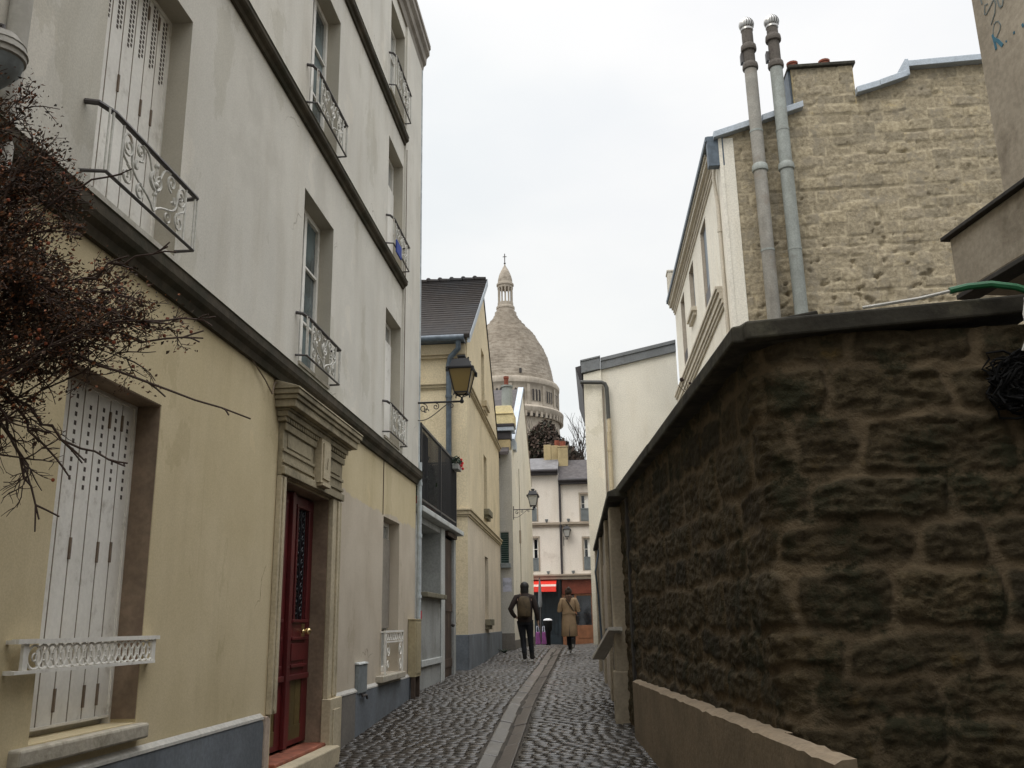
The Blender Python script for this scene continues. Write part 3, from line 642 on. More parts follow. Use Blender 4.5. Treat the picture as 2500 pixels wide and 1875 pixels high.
setp(obj('cloth', mb, 'cloth_blue', loc=F1(11.9, .13, 5.1), bevel=.008), 'blue cloth tied to a second floor window guard of the townhouse', 'cloth')
mb = MB(); mb.box(-2.735, -2.66, 13.885, 13.935, .1, .22); setp(obj('sticker', mb, 'flower_red', loc=(-2.7, 13.9, .16)), 'red sticker on the pale downpipe above the tan cabinet', 'sticker')

# ================================================================== lanterns on wall brackets
def lantern(loc, label, s=1., arm=.74, glass_mat='lamp_amber', scroll=True, along=(1, 0), name='wall_lantern'):
    """loc: where the bracket meets the wall, at arm height"""
    t = thing(name, label, 'street lamp', loc, 'wall lanterns along the lane')
    lx, ly, lz = loc; ax, ay = along
    P = lambda d, z, o=0: (lx+ax*d-ay*o, ly+ay*d+ax*o, lz+z)
    mb = MB(); mb.tube([P(0, .0), P(arm, .0)], .016*s, 8); mb.tube([P(.012, .10*s), P(.012, -.36*s)], .014*s, 8)
    mb.ball(P(arm, 0), .035*s); mb.ball(P(.012, .11*s), .02*s); mb.lathe(*P(arm, 0)[:2], [(.02*s, lz), (.018*s, lz+.07*s)], 8)
    obj('bracket', mb, 'lamp_black', t)
    if scroll:
        mb = MB()
        def sc(p): mb.tube([P(a*s, b*s) for a, b in p], .008*s, 5)
        sc(curve2((.02, -.28), (.2, -.32), (.3, -.18), (.52, -.02))); sc(spiral((.12, -.09), .075, 1.4, PI/2, -1)); sc(spiral((.32, -.07), .055, 1.4, PI/2, -1)); sc(spiral((.56, -.07), .05, 1.2, PI, -1)); sc(spiral((.16, -.14), .05, .9, 0, 1))
        obj('scroll', mb, 'iron_dark', t)
    cx, cy, _ = P(arm, 0)
    def sq(h, z): return [(cx+i*h, cy+j*h, lz+z) for i, j in ((-1, -1), (1, -1), (1, 1), (-1, 1))]
    b0, b1, zb, zt = .105*s, .185*s, .13*s, .50*s
    lo, hi = sq(b0, zb), sq(b1, zt)
    mb = MB()
    for i in range(4):
        mb.tube([lo[i], hi[i]], .011*s, 5); mb.tube([lo[i], lo[(i+1) % 4]], .012*s, 5); mb.tube([hi[i], hi[(i+1) % 4]], .014*s, 5)
        mb.tube([lo[i], sq(b0*1.05, zb-.05*s)[i]], .010*s, 5); mb.tube([lo[i], (cx, cy, lz+.06*s)], .008*s, 5)
    obj('lantern_frame', mb, 'lamp_black', t)
    mb = MB(); mb.hexa(sq(b0*.97, zb+.004)+sq(b1*.97, zt-.004)); obj('lantern_glass', mb, glass_mat, t)
    mb = MB(); mb.hexa(sq(b1*1.13, zt)+sq(b1*1.13, zt+.02*s)); mb.hexa(sq(b1*.98, zt+.021*s)+sq(b1*.68, zt+.165*s)); mb.hexa(sq(b1*.30, zt+.166*s)+sq(b1*.26, zt+.215*s)); mb.hexa(sq(b1*.36, zt+.216*s)+sq(b1*.33, zt+.245*s))
    for p in sq(b1*.66, zt+.17*s): mb.ball(p, .016*s, n=6, m=4)
    for p in sq(b1*1.1, zt-.02*s): mb.box(p[0]-.018*s, p[0]+.018*s, p[1]-.018*s, p[1]+.018*s, p[2]-.04*s, p[2]+.03*s)
    obj('lantern_cap', mb, 'lamp_black', t)
    return t
lantern((-2.75, 13.78, 3.39), 'large black lantern with amber glass on a scrolled arm at the townhouse corner', 1., .73)
# ================================================================== low grey house with a terrace, left side
F2 = frame((-2.80, 0), (0, 1), (1, 0))
t = thing('low_house', 'low grey rendered house with a brown door and a black railed terrace on its roof', 'house', (-2.8, 16, -1))
mb = MB(); facade(mb, F2, 13.90, 18.2, -1.6, 1.71, [(14.60, 16.37, .52, 1.60), (16.82, 17.95, -.93, 1.62)], .32)
mb.quad((-2.8, 18.2, -1.6), (-8, 18.2, -1.6), (-8, 18.2, 1.71), (-2.8, 18.2, 1.71)); mb.quad((-2.8, 13.9, 1.71), (-2.8, 18.2, 1.71), (-8, 18.2, 1.71), (-8, 13.9, 1.71))
mb.quad(F2(14.6, -.32, .5), F2(16.37, -.32, .5), F2(16.37, -.32, 1.6), F2(14.6, -.32, 1.6))
obj('wall', mb, 'grey_wall', t, recalc=False)
mb = MB(); mb.fbox(F2, 16.40, 16.80, .001, .018, -1.2, 1.708); mb.fbox(F2, 13.95, 14.35, .001, .03, -1.2, 1.706); mb.fbox(F2, 14.5, 16.38, .001, .04, -.62, -.52); obj('pilaster', mb, 'grey_trim', t, bevel=.008)
mb = MB(); mb.fbox(F2, 13.92, 18.25, -.1, .16, 1.712, 1.80); mb.fbox(F2, 13.92, 18.25, -.1, .10, 1.802, 1.83); obj('terrace_slab', mb, 'grey_trim', t, bevel=.01)
mb = MB(); mb.fbox(F2, 14.60, 14.95, -.31, -.2, .56, 1.58); obj('window', mb, 'rail_black', t)
mb = MB(); mb.fbox(F2, 14.55, 16.40, -.31, .12, .44, .519); obj('sill', mb, 'mossy_sill', t, bevel=.012)
mb = MB()
for q in range(7): mb.fbox(F2, 16.83+q*.16, 16.985+q*.16, -.09, -.045, -.93, 1.60)
mb.fbox(F2, 16.935, 17.945, -.044, -.03, .25, .40); mb.fbox(F2, 16.935, 17.945, -.044, -.03, -.75, -.60); mb.fbox(F2, 16.90, 17.98, -.3, .06, 1.62, 1.70)
dd = obj('door', mb, 'old_wood', t, bevel=.004)
mb = MB(); mb.ball(F2(17.85, .0, .0), .035); mb.tube([F2(17.85, -.05, 0), F2(17.85, -.01, 0)], .012); obj('handle', mb, 'iron_dark', dd)
mb = MB(); mb.fbox(F2, 16.86, 18.0, -.3, .05, -1.3, -.935); obj('doorstep', mb, 'grey_trim', t, bevel=.01)
mb = MB(); d = .09
mb.fbox(F2, 13.98, 17.62, d-.02, d+.02, 3.07, 3.11); mb.fbox(F2, 13.98, 17.62, d-.015, d+.015, 1.90, 1.93)
for i in range(34): s = 14.0+i*.108; mb.tube([F2(s, d, 1.83), F2(s, d, 3.08)], .009, 5)
for s in (13.99, 15.8, 17.60): mb.fbox(F2, s-.02, s+.02, d-.02, d+.02, 1.83, 3.12)
for zz, nn in ((17.6, 8),):
    for i in range(nn): mb.tube([(-2.71-.12*i, 17.6, 1.83), (-2.71-.12*i, 17.6, 3.08)], .009, 5)
mb.box(-3.7, -2.70, 17.58, 17.62, 3.07, 3.11)
obj('terrace_railing', mb, 'rail_black', t)
mb = MB(); mb.fbox(F2, 14.02, 14.9, d-.05, d-.046, 1.95, 3.05); obj('railing_screen', mb, 'mesh_screen', t)
mb = MB(); mb.fbox(F2, 17.0, 17.58, d-.05, d-.046, 1.95, 3.05); mb.box(-3.65, -2.74, 17.55, 17.554, 1.95, 3.05); obj('railing_screen', mb, 'mesh_screen', t)

def leaf_cloud(mb, centers, n, size, rnd, mats=(0,), flat=.5):
    """small two-faced leaves scattered through a set of ellipsoids (c, rx, ry, rz)"""
    tot = sum(c[1]*c[2]*c[3] for c in centers)
    for c, rx, ry, rz in centers:
        for _ in range(int(n*rx*ry*rz/tot)):
            while True:
                p = Vector((rnd.uniform(-1, 1), rnd.uniform(-1, 1), rnd.uniform(-1, 1)))
                if p.length <= 1: break
            p = p*(p.length**-.25 if p.length > .01 else 1)
            q = Vector((c[0]+p.x*rx, c[1]+p.y*ry, c[2]+p.z*rz))
            if noise.noise(q*(1.6/max(rx, .25)))*.5+rnd.uniform(-.3, .5) < 0: continue
            a = Vector((rnd.gauss(0, 1), rnd.gauss(0, 1), rnd.gauss(0, 1))).normalized(); b = a.orthogonal().normalized()
            s = size*rnd.uniform(.6, 1.3); c2 = a.cross(b)*s*flat
            mb.add([q-b*s, q+c2, q+b*s, q-c2], [(0, 1, 2, 3)], rnd.choice(mats))
rr_ = random.Random(21)
for i, (yy, zz, h, lab) in enumerate(((14.3, 1.83, .75, 'leafy potted plant at the near end of the terrace railing'), (15.2, 1.83, 1.1, 'tall dark potted shrub in the middle of the terrace'), (16.5, 1.83, .8, 'bushy potted plant behind the terrace railing above the grey pilaster'))):
    p = thing('potted_plant', lab, 'plant', (-3.05, yy, zz), 'potted plants on the terrace')
    mb = MB(); mb.lathe(-3.05, yy, [(.11, zz), (.15, zz+.24), (.165, zz+.24), (.165, zz+.28), (.14, zz+.28), (.13, zz+.24)], 14); obj('pot', mb, 'pot_red', p)
    mb = MB(); leaf_cloud(mb, [((-3.0, yy, zz+.3+h*.35), .26, .36, h*.45), ((-2.9, yy+.2, zz+.3+h*.2), .2, .25, .25)], 900, .045, rr_)
    obj('foliage', mb, 'terrace_leaf', p, recalc=False)
    mb = MB()
    for q in range(5): mb.tube([(-3.05, yy, zz+.2), (-3.05+rr_.uniform(-.1, .1), yy+rr_.uniform(-.1, .1), zz+.3+h*.3), (-3.0+rr_.uniform(-.2, .2), yy+rr_.uniform(-.25, .25), zz+.3+h*.65)], [.012, .008, .004], 5)
    obj('stem', mb, 'twig', p)
p = thing('flower_box', 'small hanging box of red flowers on the far end of the terrace railing', 'plant', (-2.66, 17.2, 2.9))
mb = MB(); mb.box(-2.69, -2.57, 17.05, 17.45, 2.88, 2.98); obj('box', mb, 'grey_wall', p, bevel=.01)
mb = MB(); leaf_cloud(mb, [((-2.62, 17.2, 3.05), .09, .27, .1)], 300, .03, rr_); obj('foliage', mb, 'terrace_leaf', p, recalc=False)
for q in range(9): mb = MB(); mb.ball((-2.60+rr_.uniform(-.05, .08), 17.3+rr_.uniform(-.1, .12), 3.0+rr_.uniform(-.08, .10)), .03, n=6, m=4); obj('flower', mb, 'flower_red', p)

# ================================================================== cream house
def gable(mb, F, roof, z0, svals, holes, depth, mi=0):
    """columns of wall from z0 up to a roof line, with openings"""
    sv = sorted(set(svals)|{h for q in holes for h in q[:2]})
    for a, b in zip(sv, sv[1:]):
        cuts = [(z0, z0)]; hs = sorted([q for q in holes if q[0] < (a+b)/2 < q[1]], key=lambda q: q[2])
        lo = (z0, z0)
        for q in hs:
            mb.quad(F(a, 0, lo[0]), F(b, 0, lo[1]), F(b, 0, q[2]), F(a, 0, q[2]), mi); lo = (q[3], q[3])
        mb.quad(F(a, 0, lo[0]), F(b, 0, lo[1]), F(b, 0, roof(b)), F(a, 0, roof(a)), mi)
    for a, b, c, d in holes:
        for s in (a, b): mb.quad(F(s, 0, c), F(s, -depth, c), F(s, -depth, d), F(s, 0, d), mi)
        for z in (c, d): mb.quad(F(a, 0, z), F(b, 0, z), F(b, -depth, z), F(a, -depth, z), mi)
t = thing('cream_house', 'cream gabled house with brown tile roof, moulded string courses and a dark downpipe', 'house', (-2.7, 22, -1))
a = rad(-1.); F3 = frame((-2.70, 19.2), (math.sin(a), math.cos(a)), (math.cos(a), -math.sin(a)))
roofl = lambda s: 6.28+(8.72-6.28)*s/3.3 if s < 3.3 else 8.72-(8.72-5.0)*(s-3.3)/4.4
mb = MB(); gable(mb, F3, roofl, 2.22, [0, 3.3, 7.7], [(3.35, 4.1, 2.78, 4.16), (2.98, 3.7, 5.45, 6.85)], .18)
obj('gable_wall', mb, 'cream_front', t, recalc=False)
mb = MB(); facade(mb, F3, 0, 7.7, -1.5, 2.22, [(3.40, 4.2, .13, 1.63)], .18); obj('lower_wall', mb, 'cream_low', t, recalc=False)
mb = MB(); mb.quad((-2.70, 19.2, -1.5), (-8, 19.2, -1.5), (-8, 19.2, 6.28), (-2.70, 19.2, 6.28)); mb.quad((-2.83, 26.9, -1.5), (-8, 26.9, -1.5), (-8, 26.9, 5.0), (-2.83, 26.9, 5.0)); mb.quad((-8, 19.2, -1.5), (-8, 26.9, -1.5), (-8, 26.9, 6), (-8, 19.2, 6))
obj('front_wall', mb, 'cream_front', t, recalc=False)
mb = MB(); mb.fbox(F3, -.02, 7.72, .001, .025, -1.5, -.19); mb.box(-8, -2.70, 19.165, 19.199, -1.5, -.19); obj('plinth', mb, 'plinth_paint', t, bevel=.008)
mb = MB()
for z0, z1, dd in ((5.01, 5.04, .03), (5.041, 5.10, .055), (5.101, 5.13, .09), (2.22, 2.26, .03), (2.261, 2.34, .06), (2.341, 2.38, .09)):
    mb.fbox(F3, -dd, 7.74, .001, dd, z0, z1); mb.box(-8, -2.70-.001, 19.2-dd, 19.199, z0, z1)
mb.box(-8, -2.72, 19.11, 19.199, 5.70, 5.76); mb.box(-8, -2.72, 19.05, 19.199, 5.761, 6.0)
obj('string_course', mb, 'cream_trim', t, bevel=.006)
for (s0, s1, z0, z1) in ((3.40, 4.2, .13, 1.63), (3.35, 4.1, 2.78, 4.16), (2.98, 3.7, 5.45, 6.85)):
    w = casement(F3, s0, s1, z0, z1, -.18, t, 'pane_dark', 'cream_trim', 2)
    mb = MB(); mb.fbox(F3, s0-.06, s1+.06, -.1, .14, z0-.15, z0-.003); mb.fbox(F3, s0-.02, s1+.02, .0015, .09, z0-.24, z0-.151); obj('sill', mb, 'mossy_sill' if z0 < 5 else 'cream_trim', w, bevel=.01)
mb = MB()
sl = (8.72-6.28)/3.3
def roof_slab(p0, p1, x0, x1, th):
    (ya, za), (yb, zb) = p0, p1
    mb.hexa([(x0, ya, za), (x1, ya, za), (x1, yb, zb), (x0, yb, zb), (x0, ya, za+th), (x1, ya, za+th), (x1, yb, zb+th), (x0, yb, zb+th)])
roof_slab((18.92, 6.09), (22.5, 8.74), -8, -2.60, .09); mb.hexa([(-8, 22.5, 8.74), (-2.735, 22.5, 8.74), (-2.815, 27.1, 4.85), (-8, 27.1, 4.85), (-8, 22.5, 8.83), (-2.735, 22.5, 8.83), (-2.815, 27.1, 4.94), (-8, 27.1, 4.94)])
# rows of tiles as small steps
for i in range(26):
    t0 = i/26.; y = 18.94+3.52*t0; z = 6.19+2.64*t0
    mb.box(-8, -2.602, y, y+.05, z-.02, z+.012)
ro = obj('roof', mb, 'tile_brown', t, bevel=.004)
mb = MB()
for i in range(17): x = -7.9+i*.31; mb.tube([(x, 22.5, 8.83), (x+.29, 22.5, 8.82)], [.085, .075], 8); mb.ball((x, 22.5, 8.87), .075, n=8, m=5)
obj('ridge_tile', mb, 'tile_brown', ro)
mb = MB()
mb.hexa([(-2.66, 18.95, 5.98), (-2.59, 18.95, 5.98), (-2.59, 22.5, 8.63), (-2.66, 22.5, 8.63), (-2.66, 18.95, 6.17), (-2.59, 18.95, 6.17), (-2.59, 22.5, 8.82), (-2.66, 22.5, 8.82)])
obj('verge', mb, 'zinc_pale', t, bevel=.006)
mb = MB(); mb.tube([(-8, 18.88, 6.08), (-2.72, 18.88, 6.08)], .075, 10); mb.box(-8, -2.72, 18.90, 19.19, 6.01, 6.10); mb.tube([(-2.85, 18.9, 6.02), (-2.85, 18.95, 5.86), (-3.05, 19.08, 5.70), (-3.09, 19.12, 5.55), (-3.09, 19.12, 1.9)], .062, 10)
for z in (4.8, 3.4, 2.2): mb.lathe(-3.09, 19.12, [(.075, z), (.075, z+.05)], 10)
obj('downpipe', mb, 'downpipe_dark', t)

# ================================================================== white house with a zinc coped gable
t = thing('white_house', 'white gabled house with blue zinc coping, yellow chimney and a green shutter', 'house', (-2.48, 31, -1))
a = rad(.3); F4 = frame((-2.48, 27.25), (math.sin(a), math.cos(a)), (math.cos(a), -math.sin(a)))
rl = lambda s: 5.12+(8.06-5.12)*s/4.6 if s < 4.6 else 8.06-(8.06-5.2)*(s-4.6)/3.2
mb = MB(); gable(mb, F4, rl, -1.5, [0, 4.6, 7.8], [], .1); obj('gable_wall', mb, 'white_wall', t, recalc=False)
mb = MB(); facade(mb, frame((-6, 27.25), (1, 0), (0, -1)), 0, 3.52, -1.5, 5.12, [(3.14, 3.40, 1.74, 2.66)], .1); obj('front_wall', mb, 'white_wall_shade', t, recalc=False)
Ff = frame((-6, 27.25), (1, 0), (0, -1))
mb = MB(); mb.fbox(Ff, 3.14, 3.40, -.09, -.05, 1.74, 2.66); w = obj('window', mb, 'grey_trim', t)
mb = MB()
for q in range(14): mb.fbox(Ff, 3.16, 3.38, -.048, -.03, 1.76+q*.063, 1.81+q*.063)
obj('shutter', mb, 'green_shutter', w)
mb = MB(); mb.fbox(Ff, 3.08, 3.45, -.09, .12, 1.60, 1.735); obj('sill', mb, 'vent_grey', w, bevel=.01)
mb = MB(); mb.fbox(Ff, 3.0, 3.53, .001, .02, -1.5, -.25); mb.fbox(F4, 0, 7.8, .001, .02, -1.5, -.45); obj('plinth', mb, 'plinth_brown', t)
mb = MB()
P0, P1, P2 = (.45, 5.35), (4.6, 8.1), (7.95, 5.1)
def slope(p, q, x0, x1, th):
    mb.hexa([(x0, 27.25+p[0], p[1]), (x1, 27.25+p[0], p[1]), (x1, 27.25+q[0], q[1]), (x0, 27.25+q[0], q[1]), (x0, 27.25+p[0], p[1]+th), (x1, 27.25+p[0], p[1]+th), (x1, 27.25+q[0], q[1]+th), (x0, 27.25+q[0], q[1]+th)])
slope((-.2, 4.95), P1, -8, -2.56, .1); slope(P1, P2, -8, -2.56, .1); obj('roof', mb, 'slate_dark', t)
mb = MB(); slope((.55, 5.40), P1, -2.62, -2.42, .17); mb.box(-2.66, -2.38, 27.62, 28.1, 5.20, 5.50); obj('coping', mb, 'zinc_pale', t, bevel=.012)
mb = MB(); slope(P1, (7.9, 5.12), -2.55, -2.43, .13); obj('verge', mb, 'string_tan', t)
mb = MB(); mb.tube([F4(2.2, .02, 4.9), F4(2.2, .03, 2.6), F4(2.22, .02, -.2)], .012, 5); obj('cable', mb, 'string_tan', t)
mb = MB(); mb.fbox(F4, 2.1, 2.3, .001, .05, 2.5, 2.9); obj('junction_box', mb, 'string_tan', t)
mb = MB(); mb.fbox(F4, 2.1, 2.28, .001, .05, .9, 1.05); obj('junction_box', mb, 'string_tan', t)
mb = MB(); mb.box(-2.9, -2.52, 27.32, 27.72, 4.6, 5.47, 0); mb.box(-2.93, -2.50, 27.30, 27.74, 5.471, 5.72, 1); mb.box(-3.02, -2.40, 27.22, 27.80, 5.721, 5.85, 2); mb.box(-3.0, -2.38, 27.2, 27.82, 5.851, 5.94, 1); mb.box(-2.99, -2.37, 27.22, 27.80, 5.941, 6.24, 3); mb.box(-3.02, -2.40, 27.19, 27.83, 6.241, 6.28, 3); mb.hexa([(-2.99, 27.22, 6.281), (-2.40, 27.22, 6.281), (-2.40, 27.8, 6.281), (-2.99, 27.8, 6.281), (-2.95, 27.26, 6.52), (-2.46, 27.26, 6.52), (-2.46, 27.76, 6.52), (-2.95, 27.76, 6.52)], 3)
ch = obj('chimney', mb, ['chim_tan', 'gutter_dark', 'zinc_pale', 'chim_yellow'], t, bevel=.015)
mb = MB(); mb.lathe(-2.61, 27.5, [(.165, 6.52), (.175, 6.75), (.16, 7.14), (.19, 7.15), (.19, 7.20), (.1, 7.22)], 14); obj('flue', mb, 'pipe_grey', ch)
mb = MB(); mb.lathe(-2.63, 27.5, [(.065, 7.2), (.07, 7.42), (.085, 7.43), (.085, 7.50), (.05, 7.50)], 12); obj('chimney_pot', mb, 'pot_red', ch)
mb = MB(); mb.fbox(Ff, 3.20, 3.46, .002, .008, .92, 1.32); setp(obj('poster', mb, 'paper', loc=(-2.67, 27.24, 1.1)), 'torn bluish paper poster pasted under the green shutter', 'poster')
lantern((-2.48, 27.45, 3.33), 'small black lantern with clear glass on a thin arm at the white gabled house', .82, .61, 'lamp_clear')

# ================================================================== shop houses closing the lane
def shop_house(name, label, x0, x1, eave, roof_top, wins, roofmat, wallmat):
    t = thing(name, label, 'house', ((x0+x1)/2, 45, -.95))
    F = frame((0, 45), (1, 0), (0, -1))
    mb = MB(); facade(mb, F, x0, x1, 2.28, eave, wins, .2); mb.quad(F(x0, 0, -1.5), F(x0, -9, -1.5), F(x0, -9, eave), F(x0, 0, eave)); mb.quad(F(x1, 0, -1.5), F(x1, -9, -1.5), F(x1, -9, eave), F(x1, 0, eave)); mb.quad(F(x0, -9, -1.5), F(x1, -9, -1.5), F(x1, -9, eave), F(x0, -9, eave))
    obj('wall', mb, wallmat, t, recalc=False)
    mb = MB(); mb.hexa([(x0, 44.75, eave), (x1, 44.75, eave), (x1, 49.5, eave), (x0, 49.5, eave), (x0, 44.75, eave+.08), (x1, 44.75, eave+.08), (x1, 46.8, roof_top), (x0, 46.8, roof_top)]); obj('roof', mb, roofmat, t)
    mb = MB(); mb.tube([(x0, 44.68, eave+.06), (x1, 44.68, eave+.06)], .09, 8); mb.box(x0, x1, 44.72, 44.99, eave-.12, eave-.004); obj('gutter', mb, 'gutter_dark', t)
    for (a, b, c, d) in wins:
        w = casement(F, a, b, c, d, -.2, t, 'pane_black', 'white_paint', 3)
        mb = MB(); mb.fbox(F, a-.08, b+.08, .001, .03, d, d+.09); mb.fbox(F, a-.07, a-.002, .001, .025, c, d); mb.fbox(F, b+.002, b+.07, .001, .025, c, d); obj('surround', mb, 'string_tan', w)
        if a > -1.5: mb = MB(); mb.fbox(F, b-.20, b-.06, -.149, -.135, c+.65, d-.04); obj('curtain', mb, 'white_paint', w)
        mb = MB()
        for q in range(9): s = a+(b-a)*q/8; mb.tube([F(s, .02, c+.02), F(s, .02, c+.62)], .012, 4)
        mb.fbox(F, a, b, .0, .04, c+.60, c+.64); mb.fbox(F, a+.02, b-.02, .0, .012, c+.03, c+.6); obj('window_guard', mb, 'vent_grey', w)
    mb = MB(); mb.fbox(F, x0, x1, .001, .09, 4.58, 4.66); mb.fbox(F, x0, x1, .001, .15, 4.661, 4.78); mb.fbox(F, x0, x1, .001, .22, 2.05, 2.20); mb.fbox(F, x0, x1, .001, .30, 2.201, 2.29); obj('string_course', mb, 'string_tan', t, bevel=.01)
    return t, F
t, F5 = shop_house('shop_house', 'pinkish shop house with a red awning and grey slate roof', -9, -1.80, 7.24, 8.30, [(-3.35, -2.90, 4.85, 6.2), (-3.35, -2.86, 2.45, 4.05)], 'slate_grey', 'pink_wall')
mb = MB(); mb.fbox(F5, -9, -1.80, -.1, -.02, -1.2, 2.05); mb.fbox(F5, -3.0, -2.92, -.02, .06, -1.2, 2.04); mb.fbox(F5, -1.98, -1.86, -.02, .08, -1.2, 2.04); mb.fbox(F5, -9, -1.9, -.02, .05, -1.2, -.55)
for q in range(5): mb.fbox(F5, -2.85+q*.2, -2.81+q*.2, -.02, .02, -.5, 1.4)
obj('shopfront', mb, 'shop_dark', t)
mb = MB()
for (z0, d0, z1, d1, mi) in ((2.02, .05, 1.80, .72, 0), (1.80, .72, 1.70, .80, 1), (1.70, .80, 1.47, .86, 0)):
    mb.hexa([F5(-3.3, d0, z0-.02), F5(-2.02, d0, z0-.02), F5(-2.02, d1, z1-.02), F5(-3.3, d1, z1-.02), F5(-3.3, d0, z0), F5(-2.02, d0, z0), F5(-2.02, d1, z1), F5(-3.3, d1, z1)], mi)
obj('awning', mb, ['awning_red', 'awning_white'], t)
for (xc, zb, zt, lab) in ((-2.37, 8.2, 8.95, None), (-1.98, 8.2, 8.9, None)):
    mb = MB(); mb.box(xc-.19, xc+.19, 46.5, 47.1, zb-.4, zt); c = obj('chimney', mb, 'chim_tan', t, bevel=.02)
    if xc > -2.1: mb = MB(); mb.lathe(xc+.1, 46.8, [(.12, zt), (.14, zt+.3), (.1, zt+.3)], 10); obj('chimney_pot', mb, 'pot_red', c)
t, F6 = shop_house('shop_house', 'pale shop house with a dark red timber shopfront and dark roof', -1.795, 3.5, 6.74, 8.15, [(-.74, -.28, 4.8, 6.12), (-.66, -.20, 2.45, 3.98)], 'slate_dark', 'pink_wall')
mb = MB(); mb.fbox(F6, -1.795, 3.5, -.3, -.2, -1.2, 2.05); mb.fbox(F6, -1.76, 3.4, -.2, .06, 1.36, 2.02); obj('shop_fascia', mb, 'shop_red', t)
mb = MB()
for x0, x1 in ((-1.79, -1.62), (-1.20, -1.10), (-.40, -.33), (-.30, -.22), (.5, .65)): mb.fbox(F6, x0, x1, -.198, .02, -1.2, 1.355)
mb.fbox(F6, -1.10, -.40, -.198, .015, -1.2, -.10); mb.fbox(F6, -1.06, -.44, .0151, .03, -.7, -.2); mb.fbox(F6, -1.10, -.40, -.198, .018, 1.27, 1.35)
obj('shopfront', mb, 'shop_wood', t, bevel=.008)
mb = MB(); mb.fbox(F6, -1.10, -.40, -.19, -.15, -.1, 1.27); mb.fbox(F6, -1.62, -1.2, -.19, -.15, -1.1, 1.3); obj('shop_window', mb, 'pane_black', t)
mb = MB(); mb.box(-1.45, -.70, 46.5, 47.1, 7.5, 8.32); mb.box(-1.50, -.66, 46.45, 47.15, 8.22, 8.35); 
mb = MB(); mb.box(-1.82, -1.32, 46.2, 46.9, 7.6, 8.74); mb.box(-1.85, -1.29, 46.17, 46.93, 8.741, 8.80); c = obj('chimney', mb, 'chim_yellow' if False else 'chim_tan', t, bevel=.02)
mb = MB(); mb.lathe(-1.57, 46.5, [(.14, 8.8), (.16, 9.08), (.12, 9.08)], 10); obj('chimney_pot', mb, 'pot_red', c)
mb = MB(); mb.tube([F6(-1.74, .1, 6.8), F6(-1.74, .1, 2.3)], .055, 8); obj('downpipe', mb, 'gutter_dark', t)
lantern((-1.62, 44.78, 3.95), 'distant black lantern with clear glass on the dark downpipe of the shop houses', .9, .18, 'lamp_clear', False, (1, 0))
for x, z, lab in ((-2.42, 4.79, 'tiny spotlight on the upper ledge left of the downpipe'), (-2.4, 2.30, 'tiny spotlight on the lower ledge above the red awning'), (-1.2, 2.30, 'tiny spotlight on the ledge above the red timber shopfront'), (-1.35, 4.79, 'tiny spotlight on the upper ledge right of the downpipe')):
    s = thing('spotlight', lab, 'lamp', (x, 44.87, z), 'spotlights on the shop house ledges')
    mb = MB(); mb.lathe(x, 44.87, [(.05, z+.02), (.06, z+.05), (.085, z+.14), (.06, z+.14)], 10); obj('lamp_head', mb, 'vent_grey', s)
    mb = MB(); mb.box(x-.04, x+.04, 44.83, 44.91, z, z+.019); obj('lamp_foot', mb, 'iron_dark', s)
# things on the pavement by the shops
for i, (x, w, lab) in enumerate(((-2.58, .24, 'purple upright bag by the red awning shop, left of two'), (-2.34, .20, 'purple slanting bag by the red awning shop, right of two'))):
    p = thing('purple_bag', lab, 'bag', (x, 39.2, g(39.2)), 'purple bags by the shop'); z = g(39.2)+.03
    mb = MB(); mb.hexa([(x-w/2, 39.05, z), (x+w/2, 39.05, z), (x+w/2, 39.35, z), (x-w/2, 39.35, z), (x-w*.42, 39.08, z+.5), (x+w*.25, 39.08, z+.5), (x+w*.25, 39.3, z+.5), (x-w*.42, 39.3, z+.5)]); obj('bag_body', mb, 'purple_bag', p, bevel=.03)
    mb = MB(); mb.tube([(x-w*.3, 39.15, z+.5), (x-w*.25, 39.15, z+.72), (x+w*.05, 39.15, z+.74), (x+w*.15, 39.15, z+.5)], .02, 6); obj('handle', mb, 'paper', p)
p = thing('litter_bin', 'round black container with a white top standing by the shopfront', 'bin', (-2.2, 39.6, g(39.6))); z = g(39.6)
mb = MB(); mb.lathe(-2.2, 39.6, [(.10, z), (.10, z+.5), (.17, z+.62), (.2, z+.95), (.17, z+1.0)], 14); obj('bin_body', mb, 'cable_black', p)
mb = MB(); mb.ball((-2.2, 39.6, z+1.0), .19, .19, .08); obj('bin_lid', mb, 'white_cover', p)
p = thing('folded_parasol', 'folded grey parasol in front of the red awning', 'parasol', (-2.62, 41.5, g(41.5))); z = g(41.5)
mb = MB(); mb.tube([(-2.62, 41.5, z), (-2.62, 41.5, z+2.9)], .025, 8); obj('pole', mb, 'iron_dark', p)
mb = MB(); mb.lathe(-2.62, 41.5, [(.06, z+1.6), (.09, z+1.75), (.075, z+2.2), (.05, z+2.6), (.02, z+2.85)], 10); obj('canopy', mb, 'grey_band', p)
mb = MB(); mb.lathe(-2.62, 41.5, [(.25, z), (.25, z+.06), (.06, z+.1)], 14); obj('base', mb, 'iron_dark', p)

